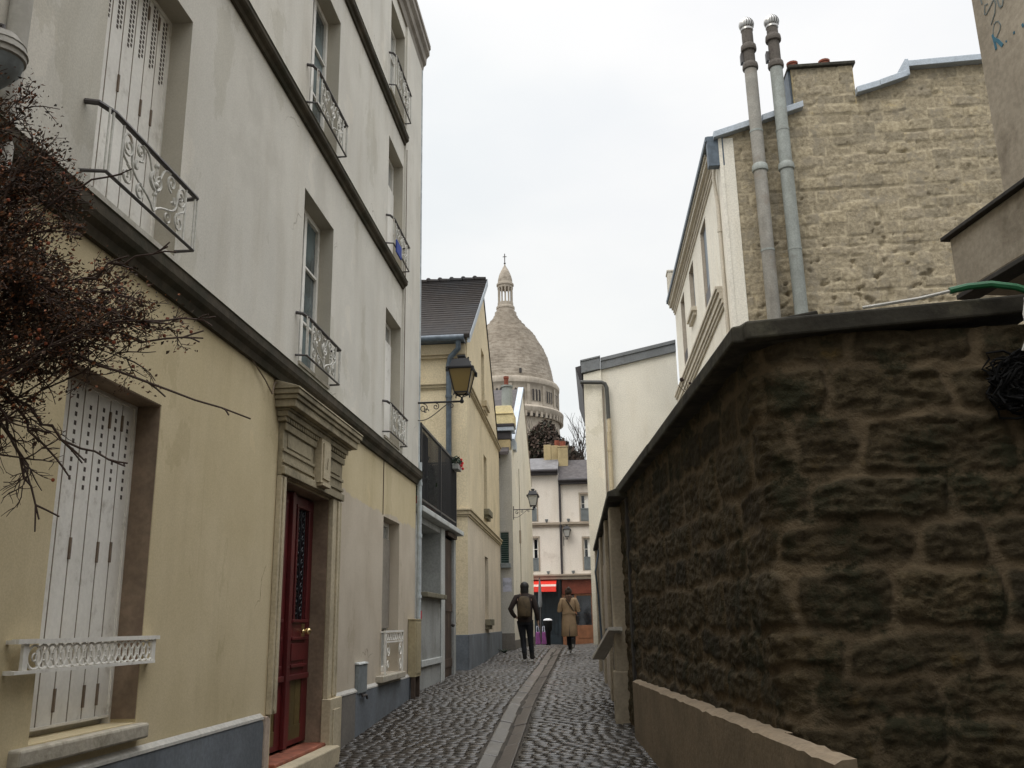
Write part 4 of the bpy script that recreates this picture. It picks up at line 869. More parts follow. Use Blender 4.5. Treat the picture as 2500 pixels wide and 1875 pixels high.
# ================================================================== domed basilica on the hill
BX, BY = -15.2, 160.
t = thing('basilica', 'pale stone domed basilica with a columned lantern and cross rising behind the roofs', 'church', (BX, BY, 0))
mb = MB(); mb.lathe(BX, BY, [(11.5, -1.5), (11.5, 28), (9.6, 30), (9.35, 33.4), (9.4, 34.3), (9.95, 35.0), (10.1, 35.3), (10.15, 35.9), (9.9, 36.2), (9.35, 36.4), (9.2, 37.0), (9.15, 39.4), (9.25, 40.0), (9.5, 40.3), (9.55, 40.9), (9.3, 41.35), (8.6, 41.6)], 72)
for q in range(18):
    th = -PI/2+rad(9+20*q); c = Vector((BX+9.2*math.cos(th), BY+9.2*math.sin(th), 0)); n = Vector((math.cos(th), math.sin(th), 0)); tt = Vector((-n.y, n.x, 0))
    mb.hexa([c+tt*a+n*b+Vector((0, 0, z)) for z in (36.4, 40.0) for a, b in ((-.28, -.3), (.28, -.3), (.28, .22), (-.28, .22))])
for q in range(60):
    th = 2*PI*q/60; c = Vector((BX+9.85*math.cos(th), BY+9.85*math.sin(th), 0)); n = Vector((math.cos(th), math.sin(th), 0)); tt = Vector((-n.y, n.x, 0))
    mb.hexa([c+tt*a+n*b+Vector((0, 0, z)) for z in (34.2, 35.1) for a, b in ((-.2, -.6), (.2, -.6), (.2, .2), (-.2, .2))])
drum = obj('drum', mb, 'basilica_stone', t, sharp=35)
mb = MB(); mb.lathe(BX, BY, [(9.5, 34.25), (9.66, 34.3), (9.8, 34.85), (9.6, 34.9)], 72); obj('arcade_shade_band', mb, 'lancet_dark', drum)  # dark ring added behind the brackets, stands in for shade between them
for q in range(-3, 5):
    mb = MB(); fr = MB()
    for k in (-1, 0, 1):
        th = -PI/2+rad(-1+20*q+4.1*k); n = Vector((math.cos(th), math.sin(th), 0)); tt = Vector((-n.y, n.x, 0)); c = Vector((BX, BY, 0))+n*9.12
        pr = [(-.21, 37.2), (.21, 37.2), (.21, 38.95), (.15, 39.15), (0, 39.25), (-.15, 39.15), (-.21, 38.95)]
        mb.poly([c+tt*a+Vector((0, 0, z)) for a, z in pr], n*.15)
        for a in (-.29, .29): fr.tube([c+n*.16+tt*a+Vector((0, 0, 37.15)), c+n*.16+tt*a+Vector((0, 0, 39.0))], .06, 6)
    w = obj('window', mb, 'lancet_dark', drum); obj('colonnette', fr, 'basilica_stone', drum)
prof = [(8.55, 41.5), (8.45, 42.3), (8.2, 43.85), (7.6, 46.3), (6.95, 47.8), (6.3, 49.0), (5.5, 50.4), (4.64, 51.6), (3.6, 52.6), (2.95, 53.3), (2.5, 54.1), (2.0, 55.1), (1.65, 55.9), (1.55, 56.5)]
fine = []
for (r0, z0), (r1, z1) in zip(prof, prof[1:]):
    k = max(1, int((z1-z0)/.42))
    for i in range(k): u = i/k; r = r0+(r1-r0)*u; z = z0+(z1-z0)*u; fine += [(r+.035, z), (r+.035-.02, z+(z1-z0)/k-.05)]
fine.append(prof[-1])
# scaled stone courses on the dome
m, nt, b = base_mat('dome_stone'); MATS['dome_stone'] = m
pos = node(nt, 'ShaderNodeNewGeometry').outputs['Position']
c = mixn(nt, rampn(nt, noisen(nt, pos, .35, 5, .6), .3, .7), (.29, .25, .20), (.40, .35, .285))
c = mixn(nt, rampn(nt, noisen(nt, pos, 1., 6, .7, (.9, .9, 2.4)), .4, .65), c, mixn(nt, 1., c, (.66, .63, .6), 'MULTIPLY'))
c = mixn(nt, rampn(nt, noisen(nt, pos, 1., 5, .6, (1.2, 1.2, .06)), .5, .75), c, mixn(nt, 1., c, (.8, .79, .77), 'MULTIPLY'))
lk(nt, c, b.inputs['Base Color']); b.inputs['Roughness'].default_value = .9; bumpn(nt, b, noisen(nt, pos, 2.2, 4), .5, .15)
mb = MB(); mb.lathe(BX, BY, fine, 72); obj('dome', mb, 'dome_stone', t, sharp=20)
mb = MB()
mb.lathe(BX, BY, [(1.55, 56.4), (1.72, 56.6), (1.72, 56.95), (1.5, 57.1), (1.45, 57.8), (.9, 57.85)], 28); mb.lathe(BX, BY, [(1.0, 60.6), (1.45, 60.7), (1.45, 61.1), (1.62, 61.2), (1.62, 61.5), (1.42, 61.6), (1.38, 61.9)], 28)
for q in range(12): th = 2*PI*q/12+.1; x = BX+1.24*math.cos(th); y = BY+1.24*math.sin(th); mb.lathe(x, y, [(.2, 57.8), (.15, 58.0), (.15, 60.3), (.22, 60.6), (.22, 60.75)], 8)
lant = obj('lantern', mb, 'basilica_stone', t, sharp=35)
mb = MB(); mb.lathe(BX, BY, [(1.38, 61.9), (1.34, 62.4), (1.12, 63.3), (.75, 64.2), (.35, 64.95), (.14, 65.3), (.1, 65.6)], 24); obj('cupola', mb, 'dome_stone', lant)
mb = MB(); mb.tube([(BX, BY, 65.4), (BX, BY, 67.7)], .09, 8); mb.ball((BX, BY, 65.75), .2); mb.tube([(BX-.36, BY, 67.1), (BX+.36, BY, 67.1)], .08, 8); obj('cross', mb, 'iron_dark', lant)
mb = MB(); mb.box(BX+3.0, BX+3.4, BY-8.2, BY-7.6, 42.1, 42.9); obj('dormer', mb, 'lancet_dark', t)

# ================================================================== trees behind the shop houses
rr_ = random.Random(11)
t = thing('ivy_tree', 'dark rounded ivy covered tree behind the slate roofs', 'tree', (-3.6, 61, g(61)))
mb = MB(); leaf_cloud(mb, [((-3.3, 61, 11.6), 1.15, 1.3, 1.75), ((-2.9, 60.6, 10.4), 1.3, 1.3, 1.7), ((-4.0, 61, 10.2), 1.2, 1.3, 1.6), ((-3.2, 60.8, 12.6), .6, .7, .85), ((-2.4, 60.6, 11.1), .9, 1., 1.1), ((-1.75, 60.4, 10.8), .65, .8, .8), ((-1.2, 60.4, 10.5), .5, .7, .6), ((-4.5, 60.8, 11.3), .7, .9, 1.2)], 19000, .16, rr_, (0, 1, 1), .6); obj('crown', mb, ['ivy_dark', 'ivy_brown'], t, recalc=False)
mb = MB(); mb.tube([(-3.6, 61, g(61)-.1), (-3.5, 61, 5), (-3.3, 61, 11)], [.4, .32, .1], 8)
for q in range(14):
    z = rr_.uniform(7, 11); th = rr_.uniform(0, 6.28); mb.tube([(-3.45, 61, z), (-3.4+.9*math.cos(th), 61+.9*math.sin(th), z+1)], [.1, .03], 5)
obj('trunk', mb, 'bark', t)
t = thing('ivy_tree', 'second dark evergreen crown farther left behind the white gabled house', 'tree', (-5.6, 62, g(62)))
mb = MB(); leaf_cloud(mb, [((-5.4, 62, 10.6), 1.3, 1.3, 2.0), ((-4.8, 62, 9.6), 1., 1., 1.4)], 6000, .16, rr_, (0, 0, 1), .6); obj('crown', mb, ['ivy_dark', 'ivy_brown'], t, recalc=False)
mb = MB(); mb.tube([(-5.6, 62, g(62)-.1), (-5.5, 62, 5), (-5.4, 62, 10.5)], [.4, .3, .1], 8); obj('trunk', mb, 'bark', t)
def bare(label, x, y, ztop, spread, seed, nlev=5, r0=.2):
    q = random.Random(seed); t = thing('bare_tree', label, 'tree', (x, y, g(y)), 'bare trees behind the roofs'); mb = MB(); tw = MB()
    def grow(p, d, L, r, lev):
        pts = [p]; dd = d.copy()
        for _ in range(4):
            dd = (dd+Vector((q.uniform(-.2, .2), q.uniform(-.2, .2), q.uniform(-.05, .18)))).normalized(); pts.append(pts[-1]+dd*L/4)
        (mb if lev < 2 else tw).tube(pts, [r, r*.9, r*.78, r*.66, r*.55], 6 if lev < 2 else 4, caps=False)
        if lev >= nlev: return
        for _ in range(5 if lev < 1 else 3 if lev < 3 else q.choice((2, 3))):
            k = q.choice((2, 3, 4)); nd = (dd+Vector((q.uniform(-1, 1), q.uniform(-1, 1), q.uniform(-.2, .5)))*spread).normalized(); grow(pts[k], nd, L*(q.uniform(.36, .5) if lev < 1 else q.uniform(.6, .8)), r*.62, lev+1)
    grow(Vector((x, y, g(y))), Vector((0, 0, 1)), (ztop-g(y))*.5, r0, 0)
    obj('trunk', mb, 'bark', t); obj('crown', tw, 'bark', t)
bare('bare leafless tree against the sky right of the ivy covered tree', -1.05, 62, 13.0, .62, 4, 6)
bare('bare leafless tree half hidden by the tall white gable wall', .2, 63, 13.2, .6, 9, 6)
# ================================================================== rubble masonry: real relief, one mesh per wall
class Rubble:
    def __init__(s, u0, u1, v0, v1, rh, rw, seed):
        q = random.Random(seed); s.rows = [v0]
        while s.rows[-1] < v1: s.rows.append(s.rows[-1]+q.uniform(*rh))
        s.cells = []
        for _ in s.rows:
            c = [u0-q.uniform(0, rw[1])]
            while c[-1] < u1: c.append(c[-1]+q.uniform(*rw))
            s.cells.append(c)
        s.seed = seed
    def at(s, u, v, wu, wv, r):
        n1 = noise.noise((u*2.3, v*2.3, s.seed)); n2 = noise.noise((u*2.3+40, v*2.3, s.seed)); n3 = noise.noise((u*9, v*9, s.seed+5))
        u2 = u+wu*n1+wu*.45*n3; v2 = v+wv*n2+wv*.4*noise.noise((u*9, v*9+30, s.seed))
        i = max(0, min(len(s.rows)-2, bisect_right(s.rows, v2)-1)); c = s.cells[i]; k = max(0, min(len(c)-2, bisect_right(c, u2)-1))
        du = min(u2-c[k], c[k+1]-u2); dv = min(v2-s.rows[i], s.rows[i+1]-v2); rnd = (math.sin(i*127.1+k*311.7+s.seed)*43758.5453) % 1.0
        qx = max(r-du, 0); qy = max(r-dv, 0); d = max(0, r-math.hypot(qx, qy))
        return d/r, rnd
def sstep(x, a, b): t = max(0, min(1, (x-a)/(b-a))); return t*t*(3-2*t)
def relief(name, mat_name, parent, nu, nv, place, fn, keep=None, loc=None):
    """grid surface; fn(i, j) -> (offset, stone mask, random)"""
    vs = []; A = []; B = []
    for j in range(nv+1):
        for i in range(nu+1):
            off, a, b = fn(i, j); vs.append(place(i, j, off)); A.append(a); B.append(b)
    fs = [(j*(nu+1)+i, j*(nu+1)+i+1, (j+1)*(nu+1)+i+1, (j+1)*(nu+1)+i) for j in range(nv) for i in range(nu) if keep is None or keep(i, j)]
    mb = MB(); mb.v = vs; mb.f = fs; mb.m = [0]*len(fs); mb.sm = [True]*len(fs)
    o = obj(name, mb, mat_name, parent, sharp=180, recalc=False, loc=loc)
    me = o.data
    for nm, dat in (('stone', A), ('tint', B)):
        at = me.attributes.new(nm, 'FLOAT', 'POINT'); at.data.foreach_set('value', dat)
    return o
def masonry(name, mortar, cols, rough, moss=None, ochre=None, bump=.6, bscale=30, dark_low=None):
    m, nt, b = base_mat(name); MATS[name] = m
    pos = node(nt, 'ShaderNodeNewGeometry').outputs['Position']
    st = node(nt, 'ShaderNodeAttribute', attribute_name='stone').outputs['Fac']; ti = node(nt, 'ShaderNodeAttribute', attribute_name='tint').outputs['Fac']
    cr = node(nt, 'ShaderNodeValToRGB'); lk(nt, ti, cr.inputs[0]); el = cr.color_ramp.elements
    el[0].color = rgb(cols[0]); el[1].color = rgb(cols[-1])
    for i, c in enumerate(cols[1:-1]): e = el.new((i+1)/(len(cols)-1)); e.color = rgb(c)
    c = mixn(nt, rampn(nt, noisen(nt, pos, 11, 9, .74), .34, .66), cr.outputs[0], mixn(nt, 1., cr.outputs[0], (.45, .43, .40), 'MULTIPLY'))
    mo = mixn(nt, rampn(nt, noisen(nt, pos, 5, 6, .6), .3, .7), mul(mortar, .75), mul(mortar, 1.15))
    c = mixn(nt, st, mo, c)
    if ochre: c = mixn(nt, rampn(nt, noisen(nt, pos, 3.2, 7, .7), .58, .80), c, ochre)
    if moss: c = mixn(nt, rampn(nt, noisen(nt, pos, 2.4, 9, .76), .50, .62), c, moss)
    lk(nt, c, b.inputs['Base Color']); b.inputs['Roughness'].default_value = rough; b.inputs['Specular IOR Level'].default_value = .25
    p = bumpn(nt, b, noisen(nt, pos, bscale, 6, .7), bump, .012); bumpn(nt, b, noisen(nt, pos, bscale*.3, 5, .65), bump, .03, p)
    return m
masonry('old_rubble', (.122, .091, .054), [(.064, .048, .026), (.092, .070, .038), (.048, .039, .023), (.108, .082, .045), (.074, .059, .033)], .92, (.026, .025, .012), (.14, .090, .025), 1., 34)
masonry('gable_rubble', (.44, .375, .26), [(.34, .29, .20), (.44, .375, .26), (.265, .23, .165), (.47, .40, .272), (.36, .31, .225)], .95, (.26, .225, .165), (.54, .42, .22), .9, 20)

# --- old rubble wall on the right, turning the corner
t = thing('stone_wall', 'dark mossy rubble stone wall with a dark cap, turning a corner beside the lane', 'wall', (1.0, 5.2, -1.5))
EP = Vector((.24, 11.75)); CP = Vector((.97, 5.25)); CM = Vector((1.02, 5.28)); DP = Vector((2.56, 5.33)); rc = .26
d1 = (CM-EP).normalized(); d2 = (DP-CM).normalized()
path = []; step = .016
L1 = (CM-EP).length-rc; n1 = int(L1/(step*1.6))
for i in range(n1): path.append((EP+d1*(L1*i/n1), d1))
A0 = EP+d1*L1; B0 = CM+d2*rc
for i in range(22):
    u = i/22; p = A0*(1-u)**2+CM*2*u*(1-u)+B0*u*u; path.append((p, ((CM-A0)*(1-u)+(B0-CM)*u).normalized()))
L2 = (DP-B0).length; n2 = int(L2/step)
for i in range(n2+1): path.append((B0+d2*(L2*i/n2), d2))
arc = [0]
for (p, _), (q, _) in zip(path, path[1:]): arc.append(arc[-1]+(q-p).length)
ZB, ZT = -1.75, 1.63; nv = int((ZT-ZB)/step)
rb = Rubble(0, arc[-1]+.5, ZB-.2, ZT+.2, (.22, .36), (.34, .92), 3)
def wf(i, j):
    u = arc[i]; v = ZB+(ZT-ZB)*j/nv; d, r = rb.at(u, v, .075, .06, .075)
    st = sstep(d, .20, .55); rough = noise.fractal((u*5.5, v*13, 1.7), .60, 2.1, 6)*.024+noise.noise((u*2.2, v*3.5, 9))*.016
    w = noise.noise((u*1.4, v*2., 6.)); k = v*15+1.6*w+.8*noise.noise((u*6, v*6, 2.)); ledge = .016*(abs((k % 1.)-.5)*2-.5)*(.3+.7*sstep(noise.noise((u*1.7, v*1.7, 8.)), -.1, .3))
    f = .6 if u < L1-.05 else 1.
    return f*(st*(.020+.030*(r-.4))+(rough*.9+ledge)*(.22+.78*st)), st, r
def wp(i, j, off):
    p, d = path[i]; n = Vector((d.y, -d.x)) ; n = -n if n.x > 0 and d.y < -.5 else n
    n = Vector((d.y, -d.x));
    q = p+n*off; return (q.x, q.y, ZB+(ZT-ZB)*j/nv)
relief('masonry', 'old_rubble', t, len(path)-1, nv, wp, wf)
mb = MB()
mb.poly([(.30, 11.75, -1.7), (1.10, 5.5, -1.7), (2.56, 5.5, -1.7), (2.56, 11.75, -1.7)], (0, 0, 3.32)); obj('wall_core', mb, 'old_rubble', t)
# cap stones
mb = MB(); q = random.Random(8)
def cap_run(p, q2, z0, z1, out, deep, th, n):
    p = Vector(p); q2 = Vector(q2); d = (q2-p).normalized(); nn = Vector((d.y, -d.x))
    for i in range(n):
        a = p+(q2-p)*(i/n); b = p+(q2-p)*((i+1)/n)-d*.004; za = z0+(z1-z0)*i/n; zb = z0+(z1-z0)*(i+1)/n; jz = q.uniform(-.006, .006); jo = q.uniform(-.008, .008)
        def V(pp, o, z): v = pp+nn*o; return (v.x, v.y, z)
        mb.hexa([V(a, out+jo, za-th+jz), V(b, out+jo, zb-th+jz), V(b, -deep, zb-th+jz), V(a, -deep, za-th+jz), V(a, out+jo, za-.03+jz), V(b, out+jo, zb-.03+jz), V(b, -deep, zb+.07+jz), V(a, -deep, za+.07+jz)])
cap_run(EP, CP-d2*.05, 1.57, 1.715, .075, .45, .13, 2); cap_run(CP-d2*.06, DP+d2*.05, 1.725, 1.845, .07, .45, .14, 1)
obj('wall_cap', mb, 'cap_stone', t, bevel=.014)
# weed on the cap
p = thing('weed', 'small dry weed growing on the cap of the rubble wall', 'plant', (.78, 6.95, 1.68)); mb = MB()
for i in range(5): mb.tube([(.78, 6.95, 1.66), (.76+.02*i-.05, 6.93, 1.72), (.73+.03*i-.06, 6.9, 1.76+.02*(i % 3))], [.004, .003, .002], 4)
mb.ball((.70, 6.9, 1.80), .018, n=6, m=4); mb.ball((.76, 6.9, 1.77), .012, n=6, m=4); obj('stalk', mb, 'twig', p)

p = thing('weed', 'small clump of dark weeds at the foot of the cream house', 'plant', (-2.62, 25.6, g(25.6))); mb = MB(); q = random.Random(31)
for i in range(26): a_ = q.uniform(0, 6.28); r_ = q.uniform(.03, .2); z_ = g(25.6)+.02; mb.tube([(-2.62, 25.6, z_), (-2.62+r_*.5*math.cos(a_), 25.6+r_*.8*math.sin(a_), z_+.07), (-2.62+r_*math.cos(a_), 25.6+1.6*r_*math.sin(a_), z_+q.uniform(.04, .13))], [.008, .010, .003], 4)
obj('stalk', mb, 'terrace_leaf', p)
# --- low stucco kerb wall at its foot
t = thing('low_wall', 'low tan stucco base wall with a rough pale top, below the rubble wall', 'wall', (.6, 7.3, -1.3))
EA = Vector((.315, 10.32)); EB = Vector((.985, 4.36)); dd_ = (EB-EA).normalized(); nn_ = Vector((dd_.y, -dd_.x))
mb = MB(); n = 60
def lw(u, o, z): v = EA+(EB-EA)*u+nn_*o; return (v.x, v.y, z)
topz = [-.615+.012*noise.noise((i*.9, 0, 0))+.012*noise.noise((i*.31, 3, 0)) for i in range(n+1)]
outs = [.012*noise.noise((i*.7, 7, 0)) for i in range(n+1)]
for i in range(n):
    a, b = i/n, (i+1)/n
    mb.quad(lw(a, .0, -1.8), lw(b, .0, -1.8), lw(b, .0, topz[i+1]), lw(a, .0, topz[i]), 0)
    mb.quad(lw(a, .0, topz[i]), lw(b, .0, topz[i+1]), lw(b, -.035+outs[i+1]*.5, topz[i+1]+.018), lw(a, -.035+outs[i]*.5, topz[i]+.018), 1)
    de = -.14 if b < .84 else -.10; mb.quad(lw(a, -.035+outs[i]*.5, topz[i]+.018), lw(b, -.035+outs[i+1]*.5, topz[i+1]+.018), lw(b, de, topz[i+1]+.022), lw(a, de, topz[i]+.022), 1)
mb.add([lw(1, 0, -1.8), lw(1, -.10, -1.8), lw(1, -.10, topz[n]+.022), lw(1, -.035+outs[n]*.5, topz[n]+.018), lw(1, 0, topz[n])], [(0, 1, 2, 3, 4)]); mb.quad(lw(0, 0, -1.8), lw(0, -.14, -1.8), lw(0, -.14, topz[0]+.02), lw(0, 0, topz[0]), 0)
mb.quad(lw(.83, -.10, -1.8), lw(1, -.10, -1.8), lw(1, -.10, topz[n]+.022), lw(.83, -.10, topz[n]+.022), 0)
obj('low_wall_body', mb, ['low_stucco', 'low_stucco_top'], t, recalc=False)

# --- stucco garden wall with gate recess beyond it
t = thing('garden_wall', 'weathered beige garden wall with pale posts and a dark cap beyond the rubble wall', 'wall', (.12, 14.5, -1.1))
F7 = frame((.215, 10.95), (-.0275, .9996), (-.9996, -.0275))
mb = MB(); mb.fbox(F7, .62, 8.0, -.3, 0, -1.3, 1.40); obj('wall_panel', mb, 'gate_panel', t)
mb = MB(); mb.fbox(F7, .25, .58, -.3, .05, -1.4, 1.36); mb.fbox(F7, .24, .60, -.3, .075, -1.4, -.55)
obj('post', mb, 'gate_post', t, bevel=.015)
for s0, s1, pr in ((2.0, 2.35, .02), (4.6, 5.0, .02), (7.5, 7.95, .03)):
    mb = MB(); mb.fbox(F7, s0, s1, .001, pr+.03, -1.3, 1.39); obj('post', mb, 'gate_post', t, bevel=.01)
mb = MB(); mb.fbox(F7, 2.36, 4.59, .001, .012, -1.2, .9); obj('gate', mb, 'string_tan', t)
mb = MB(); mb.fbox(F7, -.35, .24, -.3, -.12, -1.5, 1.40); obj('shadow_gap', mb, 'concrete_dark', t)  # dark block closing the gap, its shade put into the colour
mb = MB()
for i in range(7): mb.fprism(F7, [(-.4, 1.41), (.08, 1.41), (.085, 1.47), (-.1, 1.54), (-.4, 1.56)], -.3+i*1.19, -.3+(i+1)*1.19-.005)
obj('wall_cap', mb, 'cap_stone', t, bevel=.01)
mb = MB(); mb.poly([(.245, 11.05, -.06), (.245, 11.05, -.10), (.03, 12.9, -.49), (.03, 12.9, -.45)], (-.02, 0, 0)); mb.poly([(.25, 11.05, -.05), (.25, 11.05, -.09), (.03, 12.9, -.48), (.03, 12.9, -.44)], (-.16, -.01, 0)); obj('sloping_board', mb, 'rail_timber', t)
mb = MB(); mb.fbox(F7, 2.1, 2.25, .05, .09, -.2, -.08); mb.tube([F7(6.2, .02, 1.3), F7(6.1, .10, .9), F7(6.3, .06, .5), F7(6.2, .03, -.4)], .02, 6); obj('pipe', mb, 'downpipe_dark', t)
t = thing('garden_wall', 'plain pale garden wall running on to the tall white gable wall', 'wall', (.1, 25, -1))
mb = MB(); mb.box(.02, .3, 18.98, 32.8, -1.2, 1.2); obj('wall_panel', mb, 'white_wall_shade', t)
mb = MB(); mb.box(-.05, .29, 19.6, 21.4, -1.2, -.10); obj('buttress', mb, 'plinth_paint', t, bevel=.01)

# ================================================================== plain white gable-end house
t = thing('white_gable_house', 'tall windowless white end wall with a grey zinc roof edge and a bent downpipe', 'house', (1.4, 34, -1))
mb = MB(); mb.poly([(.36, 33, -1.3), (3.2, 33, -1.3), (3.2, 33, 9.75), (.36, 33, 9.15)], (0, 7, 0)); obj('wall', mb, 'white_facade', t)
mb = MB(); mb.poly([(-.26, 32.93, -1.3), (.40, 32.93, -1.3), (.40, 32.93, 9.1), (-.26, 32.93, 8.95)], (0, 7, 0)); obj('end_strip', mb, 'white_wall', t)
mb = MB()
mb.poly([(-.33, 32.85, 8.98), (.37, 32.85, 9.12), (.37, 32.85, 9.55), (-.33, 32.85, 9.41)], (0, 7, 0)); mb.poly([(-.36, 32.82, 9.412), (.39, 32.82, 9.562), (.39, 32.82, 9.63), (-.36, 32.82, 9.48)], (0, 7, 0))
mb.poly([(.405, 32.90, 9.10), (3.2, 32.90, 9.68), (3.2, 32.90, 9.99), (.405, 32.90, 9.41)], (0, 7, 0)); mb.poly([(.40, 32.86, 9.412), (3.2, 32.86, 9.992), (3.2, 32.86, 10.13), (.40, 32.86, 9.55)], (0, 7, 0))
obj('zinc_edge', mb, 'grey_band', t, bevel=.01)
mb = MB(); mb.poly([(-.55, 32.95, 9.24), (-.34, 32.95, 9.30), (-.27, 32.95, 8.4), (-.31, 32.95, 8.4)], (0, 6.9, 0)); obj('eaves', mb, 'gutter_dark', t)
mb = MB(); mb.tube([(-.38, 32.80, 8.62), (.40, 32.80, 8.58), (.52, 32.80, 8.52), (.58, 32.82, 8.36), (.60, 32.84, 7.2)], .075, 10); obj('downpipe', mb, 'pipe_black', t)
mb = MB(); mb.tube([(.61, 32.84, 7.21), (.62, 32.84, 6.7)], .07, 10); mb.tube([(.60, 32.86, 6.72), (.60, 32.86, -1.)], .085, 10); mb.lathe(.60, 32.86, [(.10, 6.0), (.10, 6.15)], 10); obj('downpipe', mb, 'cream_trim', t)
mb = MB(); mb.box(.425, .47, 32.955, 32.999, -1., 8.5); obj('movement_joint', mb, 'string_tan', t)

# ================================================================== white fronted house with a bare rubble gable
t = thing('gable_house', 'tall house with a white moulded front and a bare yellowish rubble gable wall', 'house', (6, 24, -1))
a = rad(-.63); F8 = frame((3.25, 20.0), (math.sin(a), math.cos(a)), (-math.cos(a), math.sin(a)))
wins = [(2.9, 4.0, 8.2, 10.45), (5.9, 7.0, 8.95, 10.45), (8.6, 9.7, 8.2, 10.45), (2.6, 3.7, 4.6, 6.6), (5.9, 7.0, 4.6, 6.6), (8.6, 9.7, 4.6, 6.6)]
mb = MB(); facade(mb, F8, 0, 11.5, -1.3, 10.9, wins, .25, 0, 1); mb.quad(F8(11.5, 0, -1.3), (11, 31.4, -1.3), (11, 31.4, 11), F8(11.5, 0, 11)); obj('street_front', mb, ['white_facade', 'reveal_tan'], t, recalc=False)
for (s0, s1, z0, z1) in wins:
    w = casement(F8, s0, s1, z0, z1, -.25, t, 'pane_dark', 'white_paint', 3)
    if z0 == 8.95: mb = MB(); mb.fbox(F8, s0-.12, s1+.12, -.1, .16, z0-.13, z0-.003); mb.fbox(F8, s0-.05, s1+.05, .001, .10, z0-.24, z0-.131); obj('sill', mb, 'white_trim', w, bevel=.01)
    elif z0 > 5: mb = MB(); mb.fbox(F8, s0+.05, s1-.05, -.06, -.03, z0+.05, z0+.42); obj('window_guard', mb, 'iron_dark', w)
mb = MB()
for z0, z1, dd in ((7.16, 7.24, .05), (7.241, 7.34, .09), (7.341, 7.5, .13), (7.501, 7.58, .18), (7.581, 7.66, .22)): mb.fbox(F8, .72, 11.52, .001, dd, z0, z1)
for z0, z1, dd in ((10.62, 10.7, .04), (10.701, 10.80, .07), (10.801, 10.88, .12), (10.881, 11.0, .20), (11.001, 11.06, .24)): mb.fbox(F8, .60, 11.52, -.1, dd, z0, z1)
obj('cornice', mb, 'white_trim', t, bevel=.008)
mb = MB(); mb.fbox(F8, .0, 11.56, -.2, .29, 11.061, 11.19); mb.fbox(F8, -.04, .16, -.12, .26, 10.4, 11.18); obj('gutter', mb, 'downpipe_dark', t, bevel=.01)
mb = MB(); mb.tube([F8(.42, .06, 10.7), F8(.45, .09, 10.3), F8(.42, .05, 9.6), F8(.42, .05, -1)], .045, 8)
for z in (8.9, 6.2): mb.lathe(*F8(.42, .05, z)[:2], [(.06, z), (.06, z+.08)], 8)
obj('downpipe', mb, 'white_trim', t)
# gable relief
gx0, gx1 = 3.28, 10.6
def roofline(x):
    if x < 5.12: return 11.12+(x-3.28)*.30
    if x < 6.56: return 12.86
    if x < 7.76: return 12.02+(x-6.56)*.31
    return 12.62+(x-7.76)*.03
st = .04; nu = int((gx1-gx0)/st); zb, zt = 2.0, 12.85; nvv = int((zt-zb)/st)
rb2 = Rubble(0, 12, zb-.5, zt+.5, (.23, .34), (.28, .66), 12)
def gf(i, j):
    u = i*st; v = zb+j*st; d, r = rb2.at(u, v, .04, .03, .05); s_ = sstep(d, .05, .40)
    low = sstep(v, 10.2, 6.4); pit = noise.noise((u*4.2, v*6.5, 3.3))+.6*noise.noise((u*9, v*13, 1.)); pit = sstep(pit, .70-.26*low, .92-.20*low); crack = (1-s_)*sstep(noise.noise((u*1.5, v*1.5, 12.)), .0, .25)
    for (px_, pz_, rx_, rz_) in ((3.43, 9.05, .05, .16), (3.36, 9.45, .07, .09), (3.45, 8.2, .08, .12), (3.52, 8.9, .06, .2), (3.50, 7.0, .10, .25), (3.45, 7.8, .06, .07), (3.42, 10.5, .07, .06)): pit = max(pit, 1-math.hypot((u-px_)/rx_, (v-pz_)/rz_))
    o = s_*(.012+.028*(r-.4))+noise.fractal((u*5, v*6, 2.), .8, 2., 5)*.008-pit*.11*(.55+.45*low)-crack*.035
    if i == 0: o -= .05
    return o, s_*.85-.85*pit*.5, r
def gp(i, j, off):
    x = gx0+i*st; z = zb+j*st
    if i == 0: x += .05*noise.noise((z*4, 0, 0))+.02*noise.noise((z*13, 2, 0))
    return (x, 20.0-off, z)
relief('gable_masonry', 'gable_rubble', t, nu, nvv, gp, gf, keep=lambda i, j: zb+(j+1)*st < roofline(gx0+(i+.5)*st)+.02)
mb = MB(); mb.fbox(F8, -.035, -.001, -.35, -.005, -1.3, 11.1); mb.box(3.25, 3.33, 19.945, 20.02, -1.3, 11.1); obj('corner_render', mb, 'white_facade', t)
mb = MB()
mb.poly([(3.30, 20.3, -1.3), (10.6, 20.3, -1.3), (10.6, 20.3, 12.66), (7.76, 20.3, 12.60), (7.76, 20.3, 12.36), (6.56, 20.3, 12.0), (5.1, 20.3, 11.6), (3.30, 20.3, 11.04)], (0, 11.2, 0)); obj('roof_body', mb, 'zinc_blue', t)
mb = MB()
def cop(x0, x1, z0, z1, th=.16):
    mb.hexa([(x0, 19.80, z0), (x1, 19.80, z1), (x1, 20.6, z1), (x0, 20.6, z0), (x0, 19.80, z0+th), (x1, 19.80, z1+th), (x1, 20.6, z1+th), (x0, 20.6, z0+th)])
cop(3.14, 4.3, 11.06, 11.40); cop(4.302, 5.28, 11.42, 11.72); obj('zinc_coping', mb, 'zinc_pale', t, bevel=.012)
mb = MB(); cop(6.55, 7.10, 12.0, 12.14); cop(7.102, 7.80, 12.15, 12.37); cop(7.78, 10.6, 12.60, 12.68); mb.box(7.72, 7.80, 19.79, 20.6, 12.38, 12.80); obj('zinc_coping', mb, 'zinc_pale', t, bevel=.012)
mb = MB(); mb.box(2.89, 3.3, 30.9, 31.4, 11.1, 12.05); mb.box(2.86, 3.33, 30.87, 31.43, 12.051, 12.12); obj('chimney', mb, 'white_trim', t, bevel=.01)
